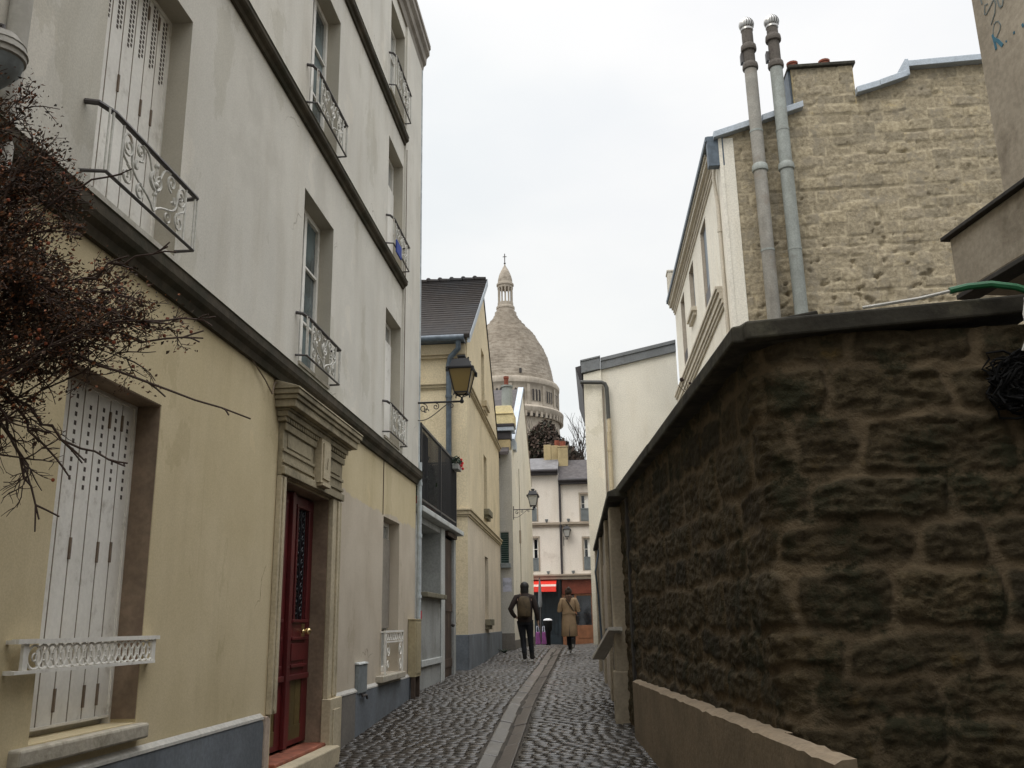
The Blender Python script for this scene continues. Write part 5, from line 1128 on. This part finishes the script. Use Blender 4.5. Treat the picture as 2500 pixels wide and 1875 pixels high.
# chimney stack grown out of the gable
mb = MB(); mb.box(5.14, 6.54, 20.12, 20.7, 11.6, 12.84); mb.box(5.115, 5.14, 19.985, 20.7, 11.7, 12.84); mb.box(6.54, 6.56, 19.985, 20.7, 11.7, 12.84); ch = obj('chimney', mb, 'chim_tan', t)
mb = MB(); mb.box(5.04, 6.62, 19.90, 20.78, 12.845, 12.93); obj('stack_cap', mb, 'cap_stone', ch, bevel=.015)
mb = MB(); mb.hexa([(5.114, 20.05, 11.9), (5.114, 20.7, 11.9), (5.114, 20.7, 12.84), (5.114, 20.05, 12.84), (5.07, 20.05, 12.0), (5.07, 20.7, 12.0), (5.05, 20.7, 12.84), (5.05, 20.05, 12.84)]); obj('stack_flashing', mb, 'downpipe_dark', ch)
for x in (5.22, 5.98):
    mb = MB(); mb.lathe(x, 20.2, [(.10, 12.93), (.13, 13.0), (.12, 13.08), (.14, 13.09), (.14, 13.14), (.08, 13.14)], 12); obj('chimney_pot', mb, 'pot_red', ch)
# --- two tall flue pipes standing against the gable
def flue(x, label, body, h, seed):
    q = random.Random(seed)
    f = thing('flue_pipe', label, 'flue pipe', (x, 19.72, -1), 'flue pipes on the rubble gable'); y = 19.72
    mb = MB(); mb.lathe(x, y, [(.150, -1.), (.150, 8.05), (.153, 8.06)], 20); mb.lathe(x, y, [(.147, 8.07), (.150, 8.09), (.150, 10.10)], 20); mb.lathe(x, y, [(.147, 10.1), (.15, 11.06)], 20); mb.lathe(x, y, [(.144, 11.07), (.147, 12.80)], 20); obj('pipe', mb, body, f)
    mb = MB(); mb.lathe(x, y, [(.135, 12.80), (.135, h-.1), (.13, h)], 18); obj('pipe_top', mb, 'pipe_rust', f)
    for z in (10.06, 12.74, 13.24 if seed == 1 else 13.46):
        mb = MB(); mb.lathe(x, y, [(.150, z-.02), (.180, z), (.188, z+.04), (.178, z+.14), (.155, z+.17)], 20); obj('collar', mb, 'pipe_grey' if z < 11 else 'pipe_rust', f)
    for z in (8.05, 11.05): mb = MB(); mb.lathe(x, y, [(.158, z), (.158, z+.05)], 18); obj('collar', mb, 'pipe_grey', f)
    mb = MB(); mb.box(x-.05, x+.05, 19.72, 20.05, 9.95, 10.02); mb.box(x-.05, x+.05, 19.72, 20.05, 12.0, 12.06); mb.box(x-.20, x-.14, 19.70, 19.85, 12.95, 13.2); obj('clamp', mb, 'iron_dark', f)
    # spherical turning cowl with blades
    mb = MB(); zc = h+.17; R_ = .185
    for k in range(18):
        th = 2*PI*k/18; pts = []
        for j in range(9):
            ph = -PI*.46+PI*.92*j/8; tw = th+.45*math.sin(PI*j/8)
            pts.append((R_*math.cos(ph), tw, zc+R_*math.sin(ph)))
        v = []; 
        for r_, an, z in pts: v += [(x+r_*math.cos(an), y+r_*math.sin(an), z), (x+r_*.97*math.cos(an+.26), y+r_*.97*math.sin(an+.26), z), (x+r_*.86*math.cos(an+.42), y+r_*.86*math.sin(an+.42), z)]
        mb.add(v, [(3*j+c, 3*j+c+1, 3*j+c+4, 3*j+c+3) for j in range(8) for c in (0, 1)], 0, False)
    mb.lathe(x, y, [(.03, zc+.185), (.08, zc+.175), (.08, zc+.165)], 14); mb.lathe(x, y, [(.13, h-.02), (.15, h), (.15, h+.05), (.12, h+.06)], 18)
    mb.ball((x, y, zc), .135, mi=1); obj('cowl', mb, ['cowl_metal', 'cowl_core'], f)
flue(4.115, 'left tall flue pipe, brownish grey, standing against the rubble gable', 'pipe_brown', 13.80, 1)
flue(4.715, 'right tall flue pipe, pale bluish grey, standing against the rubble gable', 'pipe_grey', 13.83, 2)

# ================================================================== concrete building on the far right
t = thing('concrete_house', 'grey brown concrete building with a projecting parapet and blue graffiti', 'house', (2.8, 4, -1.5))
F9 = frame((2.46, 6.0), (.1994, -.9799), (-.9799, -.1994))
mb = MB(); mb.fbox(F9, .0, 7.5, -1.2, 0, 2.07, 2.47); obj('parapet', mb, 'concrete_tan', t, bevel=.012)
mb = MB(); mb.fbox(F9, -.05, 7.5, -.10, .035, 2.472, 2.50); mb.fbox(F9, .0, 7.5, -.13, .012, 2.035, 2.069); obj('parapet_lip', mb, 'concrete_dark', t, bevel=.005)
mb = MB(); mb.fbox(F9, .07, 18., -3.5, -.40, 2.2, 9.5); obj('upper_wall', mb, 'concrete_tan', t, bevel=.01)  # made longer and taller out of view to block sky light
mb = MB(); mb.fbox(F9, .15, 18., -3.5, -.55, -1.8, 2.069); obj('lower_wall', mb, 'concrete_dark', t)  # dark tone holds the shade under the overhanging parapet
mb = MB(); mb.box(2.545, 3.1, 4.95, 5.28, -1.7, 1.70); obj('pier', mb, 'concrete_tan', t, bevel=.01)
strokes = [([(.167, 4.30), (.178, 4.216)], .006, 1), ([(.235, 4.173), (.205, 4.185), (.196, 4.162), (.187, 4.125), (.205, 4.112), (.245, 4.131), (.303, 4.161), (.313, 4.119), (.288, 4.057), (.235, 4.007)], .0045, 1),
           ([(.33, 4.30), (.335, 4.129), (.340, 4.085), (.353, 4.058), (.372, 4.056), (.385, 4.08), (.40, 4.14), (.405, 4.3)], .006, 1), ([(.230, 3.90), (.243, 3.955), (.262, 3.987), (.285, 3.992), (.308, 3.978), (.323, 3.939), (.306, 3.909), (.26, 3.880)], .0042, 1),
           ([(.228, 3.925), (.236, 3.878), (.241, 3.806)], .010, 0), ([(.24, 3.885), (.275, 3.843), (.305, 3.790)], .0125, 0), ([(.346, 3.795), (.350, 3.787)], .006, 0), ([(.433, 3.803), (.434, 3.792)], .008, 0), ([(.522, 3.798), (.526, 3.780)], .009, 0)]
for pts, w, mi in strokes:
    mb = MB()
    for p, q in zip(pts, pts[1:]):
        v = Vector((q[0]-p[0], q[1]-p[1])); L = v.length; v /= max(L, 1e-6); nr = Vector((-v.y, v.x))*w; e = v*w*.5
        c = [(p[0]-e.x+nr.x, p[1]-e.y+nr.y), (q[0]+e.x+nr.x, q[1]+e.y+nr.y), (q[0]+e.x-nr.x, q[1]+e.y-nr.y), (p[0]-e.x-nr.x, p[1]-e.y-nr.y)]
        dz = .0005*(strokes.index((pts, w, mi)) % 3)+.0002*pts.index(p)
        mb.poly([F9(s, -.3995, z) for s, z in c], Vector(F9(0, .002+dz, 0))-Vector(F9(0, 0, 0)), mi)
    obj('graffiti', mb, ['graffiti_blue', 'graffiti_grey'], t)
# cables and conduit on the wall cap
p = thing('cable', 'thin white cable in a green conduit lying over the wall cap at the right', 'cable', (2.3, 5.2, 1.8))
mb = MB(); mb.tube([(1.62, 5.29, 1.775), (1.75, 5.27, 1.785), (1.93, 5.25, 1.802), (2.12, 5.22, 1.832)], .010, 6)
obj('white_cable', mb, 'cable_white', p)
for dx in (0, .02): mb = MB(); mb.tube([(2.47+dx*.3, 5.14, 1.74), (2.46-dx, 5.12, 1.64), (2.44+dx*.6, 5.13, 1.50), (2.41+dx*2.2, 5.14, 1.43)], .007, 5); obj('hanging_cable', mb, 'cable_white', p)
mb = MB(); mb.tube([(2.10, 5.22, 1.830), (2.2, 5.21, 1.848), (2.32, 5.18, 1.845), (2.44, 5.15, 1.81), (2.56, 5.12, 1.74)], .021, 8); obj('conduit', mb, 'hose_green', p)
p = thing('cable_coil', 'messy dark bundle of black cable hanging on the rubble wall under the conduit', 'cable', (2.42, 5.2, 1.25)); mb = MB(); q = random.Random(4)
for k in range(95):
    cx, cz, r1, r2 = 2.44+q.uniform(-.06, .08), 1.26+q.uniform(-.05, .05), q.uniform(.04, .18), q.uniform(.03, .15); ph = q.uniform(0, 6.28); ti = q.uniform(-.6, .6)
    mb.tube([(cx+r1*math.cos(2*PI*j/14+ph)*(1+.15*math.sin(3*j+k)), 5.24-.06*q.random()-.03*math.sin(j+k), cz+r2*math.sin(2*PI*j/14+ph)+ti*r1*math.cos(2*PI*j/14+ph)) for j in range(13)], .007, 5)
obj('coil', mb, 'cable_black', p)

# ================================================================== reddish brown shrub hanging in from the left
t = thing('shrub', 'tangled reddish brown shrub with dry leaves and bare twigs before the townhouse', 'tree', (-2.62, 2.95, -1.5))
q = random.Random(17)
BR = MB(); TW = MB(); LF = MB(); BE = MB()
hub = Vector((-2.66, 2.95, .45)); BR.tube([(-2.62, 2.95, -1.6), (-2.66, 2.97, -.6), hub, (-2.63, 3.0, 1.5), (-2.66, 3.05, 2.6), (-2.7, 3.1, 3.3)], [.055, .05, .042, .035, .022, .012], 8)
crown = [(Vector((-2.46, 3.15, 1.80)), .30, .26, .42, 22), (Vector((-2.34, 3.25, 1.60)), .30, .28, .32, 26), (Vector((-2.16, 3.28, 1.33)), .30, .28, .22, 22), (Vector((-1.97, 3.3, 1.17)), .26, .24, .13, 18), (Vector((-2.24, 3.25, .92)), .26, .24, .24, 9), (Vector((-2.5, 3.1, 1.1)), .22, .22, .38, 18), (Vector((-2.15, 3.3, .72)), .12, .14, .13, 3)]
def twig(p, d, L, r, leafy, lev=0):
    k = 4; pts = [p]; dd = d.copy()
    for _ in range(k): dd = (dd+Vector((q.uniform(-.3, .3), q.uniform(-.3, .3), q.uniform(-.28, .28)))).normalized(); pts.append(pts[-1]+dd*(L/k))
    TW.tube(pts, [r*(1-.13*i) for i in range(k+1)], 4)
    if lev < 2:
        for _ in range(q.choice((1, 2, 3))):
            a = q.choice(pts[1:4]); nd = (dd+Vector((q.uniform(-.9, .9), q.uniform(-.9, .9), q.uniform(-.7, .8)))).normalized(); twig(a, nd, L*q.uniform(.45, .75), r*.72, leafy, lev+1)
    if leafy:
        for _ in range(int(leafy)):
            a = q.choice(pts[1:])+Vector((q.gauss(0, .022), q.gauss(0, .022), q.gauss(0, .022))); s = q.uniform(.004, .0115)
            u = Vector((q.gauss(0, 1), q.gauss(0, 1), q.gauss(0, 1))).normalized(); w = u.orthogonal().normalized(); w2 = u.cross(w)*q.uniform(.4, .8); mid = u*s*.35
            LF.add([a-w*s, a+w2*s+mid, a+w*s, a-w2*s+mid], [(0, 1, 2), (0, 2, 3)], q.choices((0, 1, 2), (5, 2.2, 4))[0])
        if q.random() < .03: LF.ball(pts[-1], .008, n=6, m=4, mi=3)
def bough(c, s, leafy):
    start = hub+Vector((0, 0, q.uniform(-.1, 1.5))); mid = (start+c)/2+Vector((q.uniform(-.08, .08), q.uniform(-.12, .12), q.uniform(-.05, .16)))
    pts = [start*(1-u)**2+mid*2*u*(1-u)+c*u*u for u in [i/7 for i in range(8)]]
    pts = [p+Vector((q.gauss(0, .008), q.gauss(0, .008), q.gauss(0, .008))) for p in pts]
    BR.tube(pts, [s*(1-.09*i) for i in range(8)], 5)
    for k in range(3, 8):
        for _ in range(2):
            dd = (pts[k]-pts[k-1]).normalized()+Vector((q.uniform(-.8, .9), q.uniform(-.8, .8), q.uniform(-.7, .7))); twig(pts[k], dd.normalized(), q.uniform(.07, .17), .0034, leafy)
for c, rx, ry, rz, n in crown:
    for _ in range(n):
        while True:
            p = Vector((q.uniform(-1, 1), q.uniform(-1, 1), q.uniform(-1, 1)))
            if p.length <= 1: break
        bough(c+Vector((p.x*rx, p.y*ry, p.z*rz)), q.uniform(.005, .009), 5 if c.z > 1.05 else .8)
# bare spurs reaching out to the right
for tip, via in (((-1.36, 3.45, .80), (-1.85, 3.3, 1.02)), ((-1.56, 3.4, 1.13), (-1.9, 3.3, 1.15)), ((-1.50, 3.4, 1.22), (-1.8, 3.3, 1.2)), ((-1.80, 3.35, .60), (-2.1, 3.3, .74)), ((-1.72, 3.35, 1.52), (-1.95, 3.3, 1.45)), ((-2.10, 3.3, .42), (-2.2, 3.3, .70)), ((-2.26, 3.25, .48), (-2.28, 3.25, .70)), ((-1.92, 3.3, 1.86), (-2.2, 3.3, 1.84)), ((-2.02, 3.3, .60), (-2.2, 3.3, .80))):
    a = Vector((-2.4, 3.15, 1.1))*.5+Vector(via)*.5; b = Vector(via); c = Vector(tip); pts = [a*(1-u)**2+b*2*u*(1-u)+c*u*u+Vector((q.gauss(0, .007), q.gauss(0, .007), q.gauss(0, .011))) for u in [i/9 for i in range(10)]]
    BR.tube(pts, [.007-.0004*i for i in range(10)], 5)
    for k in (5, 8):
        for _ in range(q.choice((1, 2))): dd = (pts[k+1]-pts[k]).normalized()+Vector((q.uniform(-.1, .6), q.uniform(-.3, .3), q.uniform(-.75, .75))); v = dd.normalized(); p0 = pts[k]; L = q.uniform(.04, .13); TW.tube([p0, p0+v*L*.5+Vector((0, 0, q.uniform(-.008, .008))), p0+v*L], [.004, .0036, .0032], 4)
        if b.z > 1.1 and k == 5: twig(pts[k], Vector((q.uniform(-.2, .6), 0, q.uniform(-.5, .5))).normalized(), .08, .003, 5)
obj('branches', BR, 'twig', t); obj('twigs', TW, 'twig', t); obj('foliage', LF, ['leaf_brown', 'leaf_russet', 'leaf_dark', 'berry_orange'], t, recalc=False)
# ================================================================== people
def skin_body(name, chains, mat_name, parent, root=0):
    """chains: lists of (co, radius); a co equal to an earlier one shares its vertex -> one continuous surface"""
    bm = bmesh.new(); lay = bm.verts.layers.skin.verify(); seen = {}
    def V(co, r):
        k = tuple(round(c, 4) for c in co)
        if k not in seen: v = bm.verts.new(co); v[lay].radius = (r, r); seen[k] = v
        return seen[k]
    for ch in chains:
        vs = [V(c, r) for c, r in ch]
        for a, b in zip(vs, vs[1:]):
            if not bm.edges.get((a, b)): bm.edges.new((a, b))
    bm.verts.ensure_lookup_table(); bm.verts[root][lay].use_root = True
    me = bpy.data.meshes.new(name); bm.to_mesh(me); bm.free(); me.materials.append(MATS[mat_name])
    o = bpy.data.objects.new(name, me); link(o, parent); ORG[o] = ORG[parent]
    s = o.modifiers.new('Skin', 'SKIN'); s.use_smooth_shade = True; u = o.modifiers.new('Subsurf', 'SUBSURF'); u.levels = 2; u.render_levels = 2
    return o
def hand(wrist, d, side, curl=.4):
    """palm and five unequal finger chains from a wrist going along d"""
    w = Vector(wrist); d = Vector(d).normalized(); s = Vector((0, 1, 0)).cross(d).normalized() if abs(d.y) < .9 else Vector((1, 0, 0)); fwd = s.cross(d).normalized()
    if fwd.y < 0: fwd = -fwd
    palm = w+d*.075; out = [[(tuple(w), .026), (tuple(palm), .032)]]
    for k, (L, o) in enumerate(((.068, -.030), (.080, -.010), (.075, .010), (.058, .030))):
        a = palm+fwd*o+d*.03; b = a+d*L*.5+s*side*curl*.012; c = a+d*L+s*side*curl*.035; out.append([(tuple(palm), .032), (tuple(a), .010), (tuple(b), .0095), (tuple(c), .008)])
    th = w+d*.035+fwd*.035; out.append([(tuple(w+d*.0), .026), (tuple(th), .011), (tuple(th+d*.035+fwd*.018), .009)])
    return out
def person(label, x, y, J, hgt):
    z = g(y)+.03; t = thing('person', label, 'person', (x, y, z)); return t
def man():
    x, y = -1.80, 22.6; z = g(y)+.035; t = thing('person', 'person in dark jacket and black jeans, walking away with one elbow out', 'person', (x, y, z))
    j = dict(pel=(0, 0, .93), sp=(0, 0, 1.13), ch=(0, .01, 1.36), nk=(0, .03, 1.53), hd=(0, .05, 1.67), top=(0, .045, 1.755), ls=(-.19, 0, 1.44), le=(-.345, -.06, 1.17), lw=(-.235, .02, .985), rs=(.19, 0, 1.44), re=(.265, -.03, 1.15), rw=(.30, .05, .91),
             lh=(-.095, 0, .90), lk=(-.06, .03, .50), la=(-.015, -.08, .10), lt=(-.02, .10, .035), rh=(.095, 0, .90), rk=(.115, .09, .50), ra=(.145, .10, .10), rt=(.165, .26, .035))
    c = [[(j['pel'], .13), (j['sp'], .125), (j['ch'], .145), (j['nk'], .058), (j['hd'], .092), (j['top'], .06)],
         [(j['ch'], .145), (j['ls'], .068), (j['le'], .048), (j['lw'], .03)], [(j['ch'], .145), (j['rs'], .068), (j['re'], .048), (j['rw'], .03)],
         [(j['pel'], .13), (j['lh'], .088), (j['lk'], .058), (j['la'], .042), (j['lt'], .035)], [(j['pel'], .13), (j['rh'], .088), (j['rk'], .058), (j['ra'], .042), (j['rt'], .035)]]
    c += hand(j['lw'], (.9, .3, -.35), 1); c += hand(j['rw'], (.12, .25, -1), -1)
    c += [[(j['hd'], .092), ((0, .15, 1.655), .018)], [(j['hd'], .092), ((-.085, .05, 1.665), .018)], [(j['hd'], .092), ((.085, .05, 1.665), .018)]]
    skin_body('body', c, 'skin', t)
    O = Vector((x, y, z)); W = lambda p: tuple(O+Vector(p))
    mb = MB(); L = lambda cx, cy, zz, rx, ry: (x+cx, y+cy, z+zz, rx, ry)
    mb.loft([L(0, 0, .86, .175, .135), L(0, 0, .98, .18, .14), L(0, 0, 1.15, .185, .14), L(0, 0, 1.32, .205, .145), L(0, 0, 1.43, .20, .125), L(0, .01, 1.495, .13, .10), L(0, .02, 1.55, .085, .085)], 16)
    mb.tube([W((-.12, 0, 1.44)), W(j['ls']), W((-.27, -.03, 1.31)), W(j['le']), W((-.30, -.025, 1.07)), W(j['lw'])], [.085, .085, .07, .062, .052, .045], 10)
    mb.tube([W((.12, 0, 1.44)), W(j['rs']), W((.235, -.015, 1.30)), W(j['re']), W((.29, .01, 1.03)), W(j['rw'])], [.085, .085, .07, .062, .052, .045], 10)
    obj('jacket', mb, 'jacket_dark', t)
    mb = MB(); mb.loft([L(0, 0, .80, .165, .125), L(0, 0, .90, .175, .135), L(0, 0, .96, .172, .13)], 16)
    for s, h, k, a in ((-1, 'lh', 'lk', 'la'), (1, 'rh', 'rk', 'ra')): mb.tube([W(j[h]), W((Vector(j[h])+Vector(j[k]))/2), W(j[k]), W((Vector(j[k])*.5+Vector(j[a])*.5+Vector((0, -.02, 0)))), W(j[a])], [.105, .092, .072, .064, .055], 12)
    obj('trousers', mb, 'jeans_black', t)
    for a, b in (('la', 'lt'), ('ra', 'rt')):
        mb = MB(); A = Vector(j[a]); B = Vector(j[b]); mb.tube([W(A+Vector((0, -.05, .05))), W(A+Vector((0, -.045, -.045))), W((A+B)/2+Vector((0, 0, -.02))), W(B)], [.045, .052, .05, .036], 10); obj('shoe', mb, 'boot_dark', t)
    mb = MB(); mb.ball(W((0, .035, 1.70)), .108, .118, .115, 14, 10); mb.loft([L(0, .03, 1.52, .095, .095), L(0, .02, 1.58, .10, .10), L(0, .02, 1.66, .10, .105)], 14); obj('hair', mb, 'hair_black', t)
    bp = thing('backpack', 'khaki brown backpack worn by the person in black jeans', 'backpack', W((0, -.2, 1.15)))
    mb = MB(); mb.loft([L(0, -.20, .97, .13, .07), L(0, -.215, 1.0, .155, .095), L(0, -.22, 1.15, .16, .105), L(0, -.21, 1.32, .15, .09), L(0, -.19, 1.43, .12, .065), L(0, -.18, 1.465, .06, .03)], 18); obj('pack_body', mb, 'pack_khaki', bp)
    mb = MB(); mb.loft([L(0, -.31, 1.0, .10, .03), L(0, -.32, 1.08, .115, .035), L(0, -.315, 1.17, .105, .03)], 14); obj('pocket', mb, 'pack_khaki', bp)
    for s in (-1, 1): mb = MB(); mb.tube([W((s*.09, -.14, 1.43)), W((s*.11, -.02, 1.515)), W((s*.12, .12, 1.43)), W((s*.14, .13, 1.2)), W((s*.13, -.12, 1.02))], .02, 6); obj('strap', mb, 'jacket_dark', bp)
man()
def woman():
    x, y = -.83, 25.3; z = g(y)+.035; t = thing('person', 'person in a long camel coat walking away with one foot lifted', 'person', (x, y, z))
    j = dict(pel=(0, 0, .90), sp=(0, 0, 1.08), ch=(0, .01, 1.28), nk=(0, .03, 1.44), hd=(.0, .06, 1.555), top=(0, .055, 1.635), ls=(-.165, 0, 1.35), le=(-.25, .0, 1.08), lw=(-.11, .24, 1.14), rs=(.165, 0, 1.35), re=(.25, .0, 1.08), rw=(.12, .24, 1.14),
             lh=(-.08, 0, .86), lk=(-.03, .04, .47), la=(-.0, .02, .095), lt=(.0, .17, .035), rh=(.08, 0, .86), rk=(.085, .05, .47), ra=(.09, -.27, .26), rt=(.095, -.30, .11))
    c = [[(j['pel'], .12), (j['sp'], .105), (j['ch'], .125), (j['nk'], .05), (j['hd'], .085), (j['top'], .055)], [(j['ch'], .125), (j['ls'], .055), (j['le'], .042), (j['lw'], .027)], [(j['ch'], .125), (j['rs'], .055), (j['re'], .042), (j['rw'], .027)],
         [(j['pel'], .12), (j['lh'], .08), (j['lk'], .052), (j['la'], .036), (j['lt'], .03)], [(j['pel'], .12), (j['rh'], .08), (j['rk'], .052), (j['ra'], .036), (j['rt'], .03)]]
    c += hand(j['lw'], (.5, .6, .5), 1); c += hand(j['rw'], (-.5, .6, .5), -1); c += [[(j['hd'], .085), ((0, .15, 1.54), .016)]]
    skin_body('body', c, 'skin', t)
    O = Vector((x, y, z)); W = lambda p: tuple(O+Vector(p)); L = lambda cx, cy, zz, rx, ry: (x+cx, y+cy, z+zz, rx, ry)
    mb = MB(); mb.loft([L(.0, -.02, .41, .205, .19), L(0, -.02, .43, .215, .20), L(0, -.01, .70, .205, .175), L(0, 0, .92, .185, .15), L(0, 0, 1.02, .165, .13), L(0, 0, 1.18, .19, .14), L(0, 0, 1.32, .195, .125), L(0, .01, 1.40, .13, .10), L(0, .02, 1.45, .075, .075)], 20)
    for s in 'lr': sg = -1 if s == 'l' else 1; mb.tube([W((sg*.10, 0, 1.345)), W(j[s+'s']), W((sg*.22, .0, 1.22)), W(j[s+'e']), W((sg*.19, .13, 1.10)), W(j[s+'w'])], [.075, .078, .07, .066, .056, .05], 10)
    mb.box(x-.17, x+.17, y-.141, y-.125, z+.99, z+1.05); obj('coat', mb, 'coat_camel', t)
    mb = MB(); mb.poly([W((-.008, -.225, .40)), W((.014, -.225, .40)), W((.003, -.195, .72))], (0, .03, 0)); obj('coat_slit', mb, 'boot_dark', t)
    mb = MB()
    for h, k, a in (('lh', 'lk', 'la'), ('rh', 'rk', 'ra')): mb.tube([W(j[h]), W(j[k]), W((Vector(j[k])+Vector(j[a]))/2), W(j[a])], [.09, .062, .058, .046], 10)
    obj('leggings', mb, 'jeans_black', t)
    for a, b in (('la', 'lt'), ('ra', 'rt')):
        A, B = Vector(j[a]), Vector(j[b]); mb = MB(); mb.tube([W(A+Vector((0, 0, .09))), W(A), W((A+B)/2), W(B)], [.05, .05, .045, .032], 10); mb.tube([W(A+Vector((0, -.03, -.045))), W(B+Vector((0, 0, -.02)))], [.035, .03], 8, 1); obj('boot', mb, ['boot_dark', 'sole_pale'], t)
    mb = MB(); mb.ball(W((0, .045, 1.575)), .098, .105, .105, 14, 10); mb.ball(W((.01, -.02, 1.65)), .05, .05, .05, 10, 8); obj('hair', mb, 'hair_brown', t)
    mb = MB(); mb.loft([L(0, .02, 1.385, .135, .11), L(0, .015, 1.43, .12, .105), L(0, .02, 1.475, .085, .085)], 16); mb.poly([W((-.07, -.125, 1.40)), W((.08, -.125, 1.40)), W((.02, -.145, 1.28))], (0, .03, 0)); obj('scarf', mb, 'scarf_brown', t)
    b = thing('shoulder_bag', 'dark shoulder bag on a strap across the camel coat', 'bag', W((.22, .05, .95)))
    mb = MB(); mb.tube([W((-.11, .06, 1.40)), W((-.06, -.13, 1.35)), W((.06, -.155, 1.18)), W((.17, -.11, 1.0)), W((.215, .0, .93))], .012, 6); obj('strap', mb, 'boot_dark', b)
    mb = MB(); mb.box(x+.18, x+.26, y-.06, y+.20, z+.72, z+.95); obj('bag_body', mb, 'boot_dark', b, bevel=.02)
woman()

# ================================================================== overcast daylight
w = bpy.data.worlds.new('World'); scene.world = w; w.use_nodes = True; nt = w.node_tree; bg = nt.nodes['Background']
SUN_E, SUN_R = rad(46), rad(217)
sky = node(nt, 'ShaderNodeTexSky', sky_type='NISHITA'); sky.sun_disc = False; sky.sun_elevation = SUN_E; sky.sun_rotation = SUN_R; sky.dust_density = 4.; sky.air_density = 1.; sky.altitude = 100
hs = node(nt, 'ShaderNodeHueSaturation'); hs.inputs['Saturation'].default_value = .12; lk(nt, sky.outputs[0], hs.inputs['Color'])
tc = node(nt, 'ShaderNodeTexCoord'); sp = node(nt, 'ShaderNodeSeparateXYZ'); lk(nt, tc.outputs['Generated'], sp.inputs[0])
mr = node(nt, 'ShaderNodeMapRange'); mr.inputs[1].default_value = .0; mr.inputs[2].default_value = .62; mr.inputs[3].default_value = 0; mr.inputs[4].default_value = 1; lk(nt, sp.outputs['Z'], mr.inputs[0])
mr2 = node(nt, 'ShaderNodeMapRange'); mr2.inputs[1].default_value = .60; mr2.inputs[2].default_value = 1.; mr2.inputs[3].default_value = 1; mr2.inputs[4].default_value = 4.2; mr2.interpolation_type = 'SMOOTHSTEP'; lk(nt, sp.outputs['Z'], mr2.inputs[0])
base = mixn(nt, mr.outputs[0], (.75, .782, .78), (.885, .89, .91))
cl = rampn(nt, noisen(nt, tc.outputs['Generated'], 2.2, 5, .55, (1, 1, 2.2)), .40, .66)
cloud = mixn(nt, cl, base, mixn(nt, 1., base, (1.06, 1.05, 1.03), 'MULTIPLY'))
cloud = mixn(nt, rampn(nt, noisen(nt, tc.outputs['Generated'], 1.4, 4, .5, (1, 1.4, 2)), .52, .7), cloud, mixn(nt, 1., cloud, (.93, .955, .965), 'MULTIPLY'))
vm = node(nt, 'ShaderNodeVectorMath', operation='SCALE'); lk(nt, cloud, vm.inputs[0])
sc2 = node(nt, 'ShaderNodeMath', operation='MULTIPLY'); sc2.inputs[1].default_value = 10.0; lk(nt, mr2.outputs[0], sc2.inputs[0]); lk(nt, sc2.outputs[0], vm.inputs['Scale'])
fin = node(nt, 'ShaderNodeMix'); fin.data_type = 'RGBA'; fin.inputs[0].default_value = .94; lk(nt, hs.outputs[0], fin.inputs[6]); lk(nt, vm.outputs[0], fin.inputs[7])
lk(nt, fin.outputs[2], bg.inputs['Color']); bg.inputs['Strength'].default_value = .1
sl = bpy.data.lights.new('Sun', 'SUN'); sl.energy = .9; sl.angle = rad(30); sl.color = (1., .955, .88); so = bpy.data.objects.new('Sun', sl); COL.objects.link(so)
dv = Vector((math.sin(SUN_R)*math.cos(SUN_E), math.cos(SUN_R)*math.cos(SUN_E), math.sin(SUN_E)))
so.rotation_euler = dv.to_track_quat('Z', 'Y').to_euler(); so.location = (0, 0, 30)

# ================================================================== camera
cam = bpy.data.cameras.new('Camera'); co = bpy.data.objects.new('Camera', cam); COL.objects.link(co)
cr_, cf_, cu_ = (0.9954927886599625, -0.040543796474256794, -0.08573393898256002), (0.09321069444767853, 0.25157127218732084, 0.9633398473283634), (-0.01748925860615001, -0.9669891910344742, 0.2542165027214013)
X = Vector((cr_[0], cf_[0], cu_[0])); Yv = -Vector((cr_[1], cf_[1], cu_[1])); Zv = -Vector((cr_[2], cf_[2], cu_[2]))
co.matrix_world = Matrix(((X.x, Yv.x, Zv.x, 0), (X.y, Yv.y, Zv.y, 0), (X.z, Yv.z, Zv.z, 0), (0, 0, 0, 1)))
cam.sensor_width = 36.; cam.lens = 36.*1974/2212; cam.clip_start = .05; cam.clip_end = 3000
scene.camera = co
scene.view_settings.view_transform = 'Standard'; scene.view_settings.look = 'None'; scene.view_settings.exposure = 0.18; scene.view_settings.gamma = 1.
scene.render.engine = 'CYCLES'; scene.cycles.use_denoising = True; scene.cycles.max_bounces = 8; scene.cycles.diffuse_bounces = 5
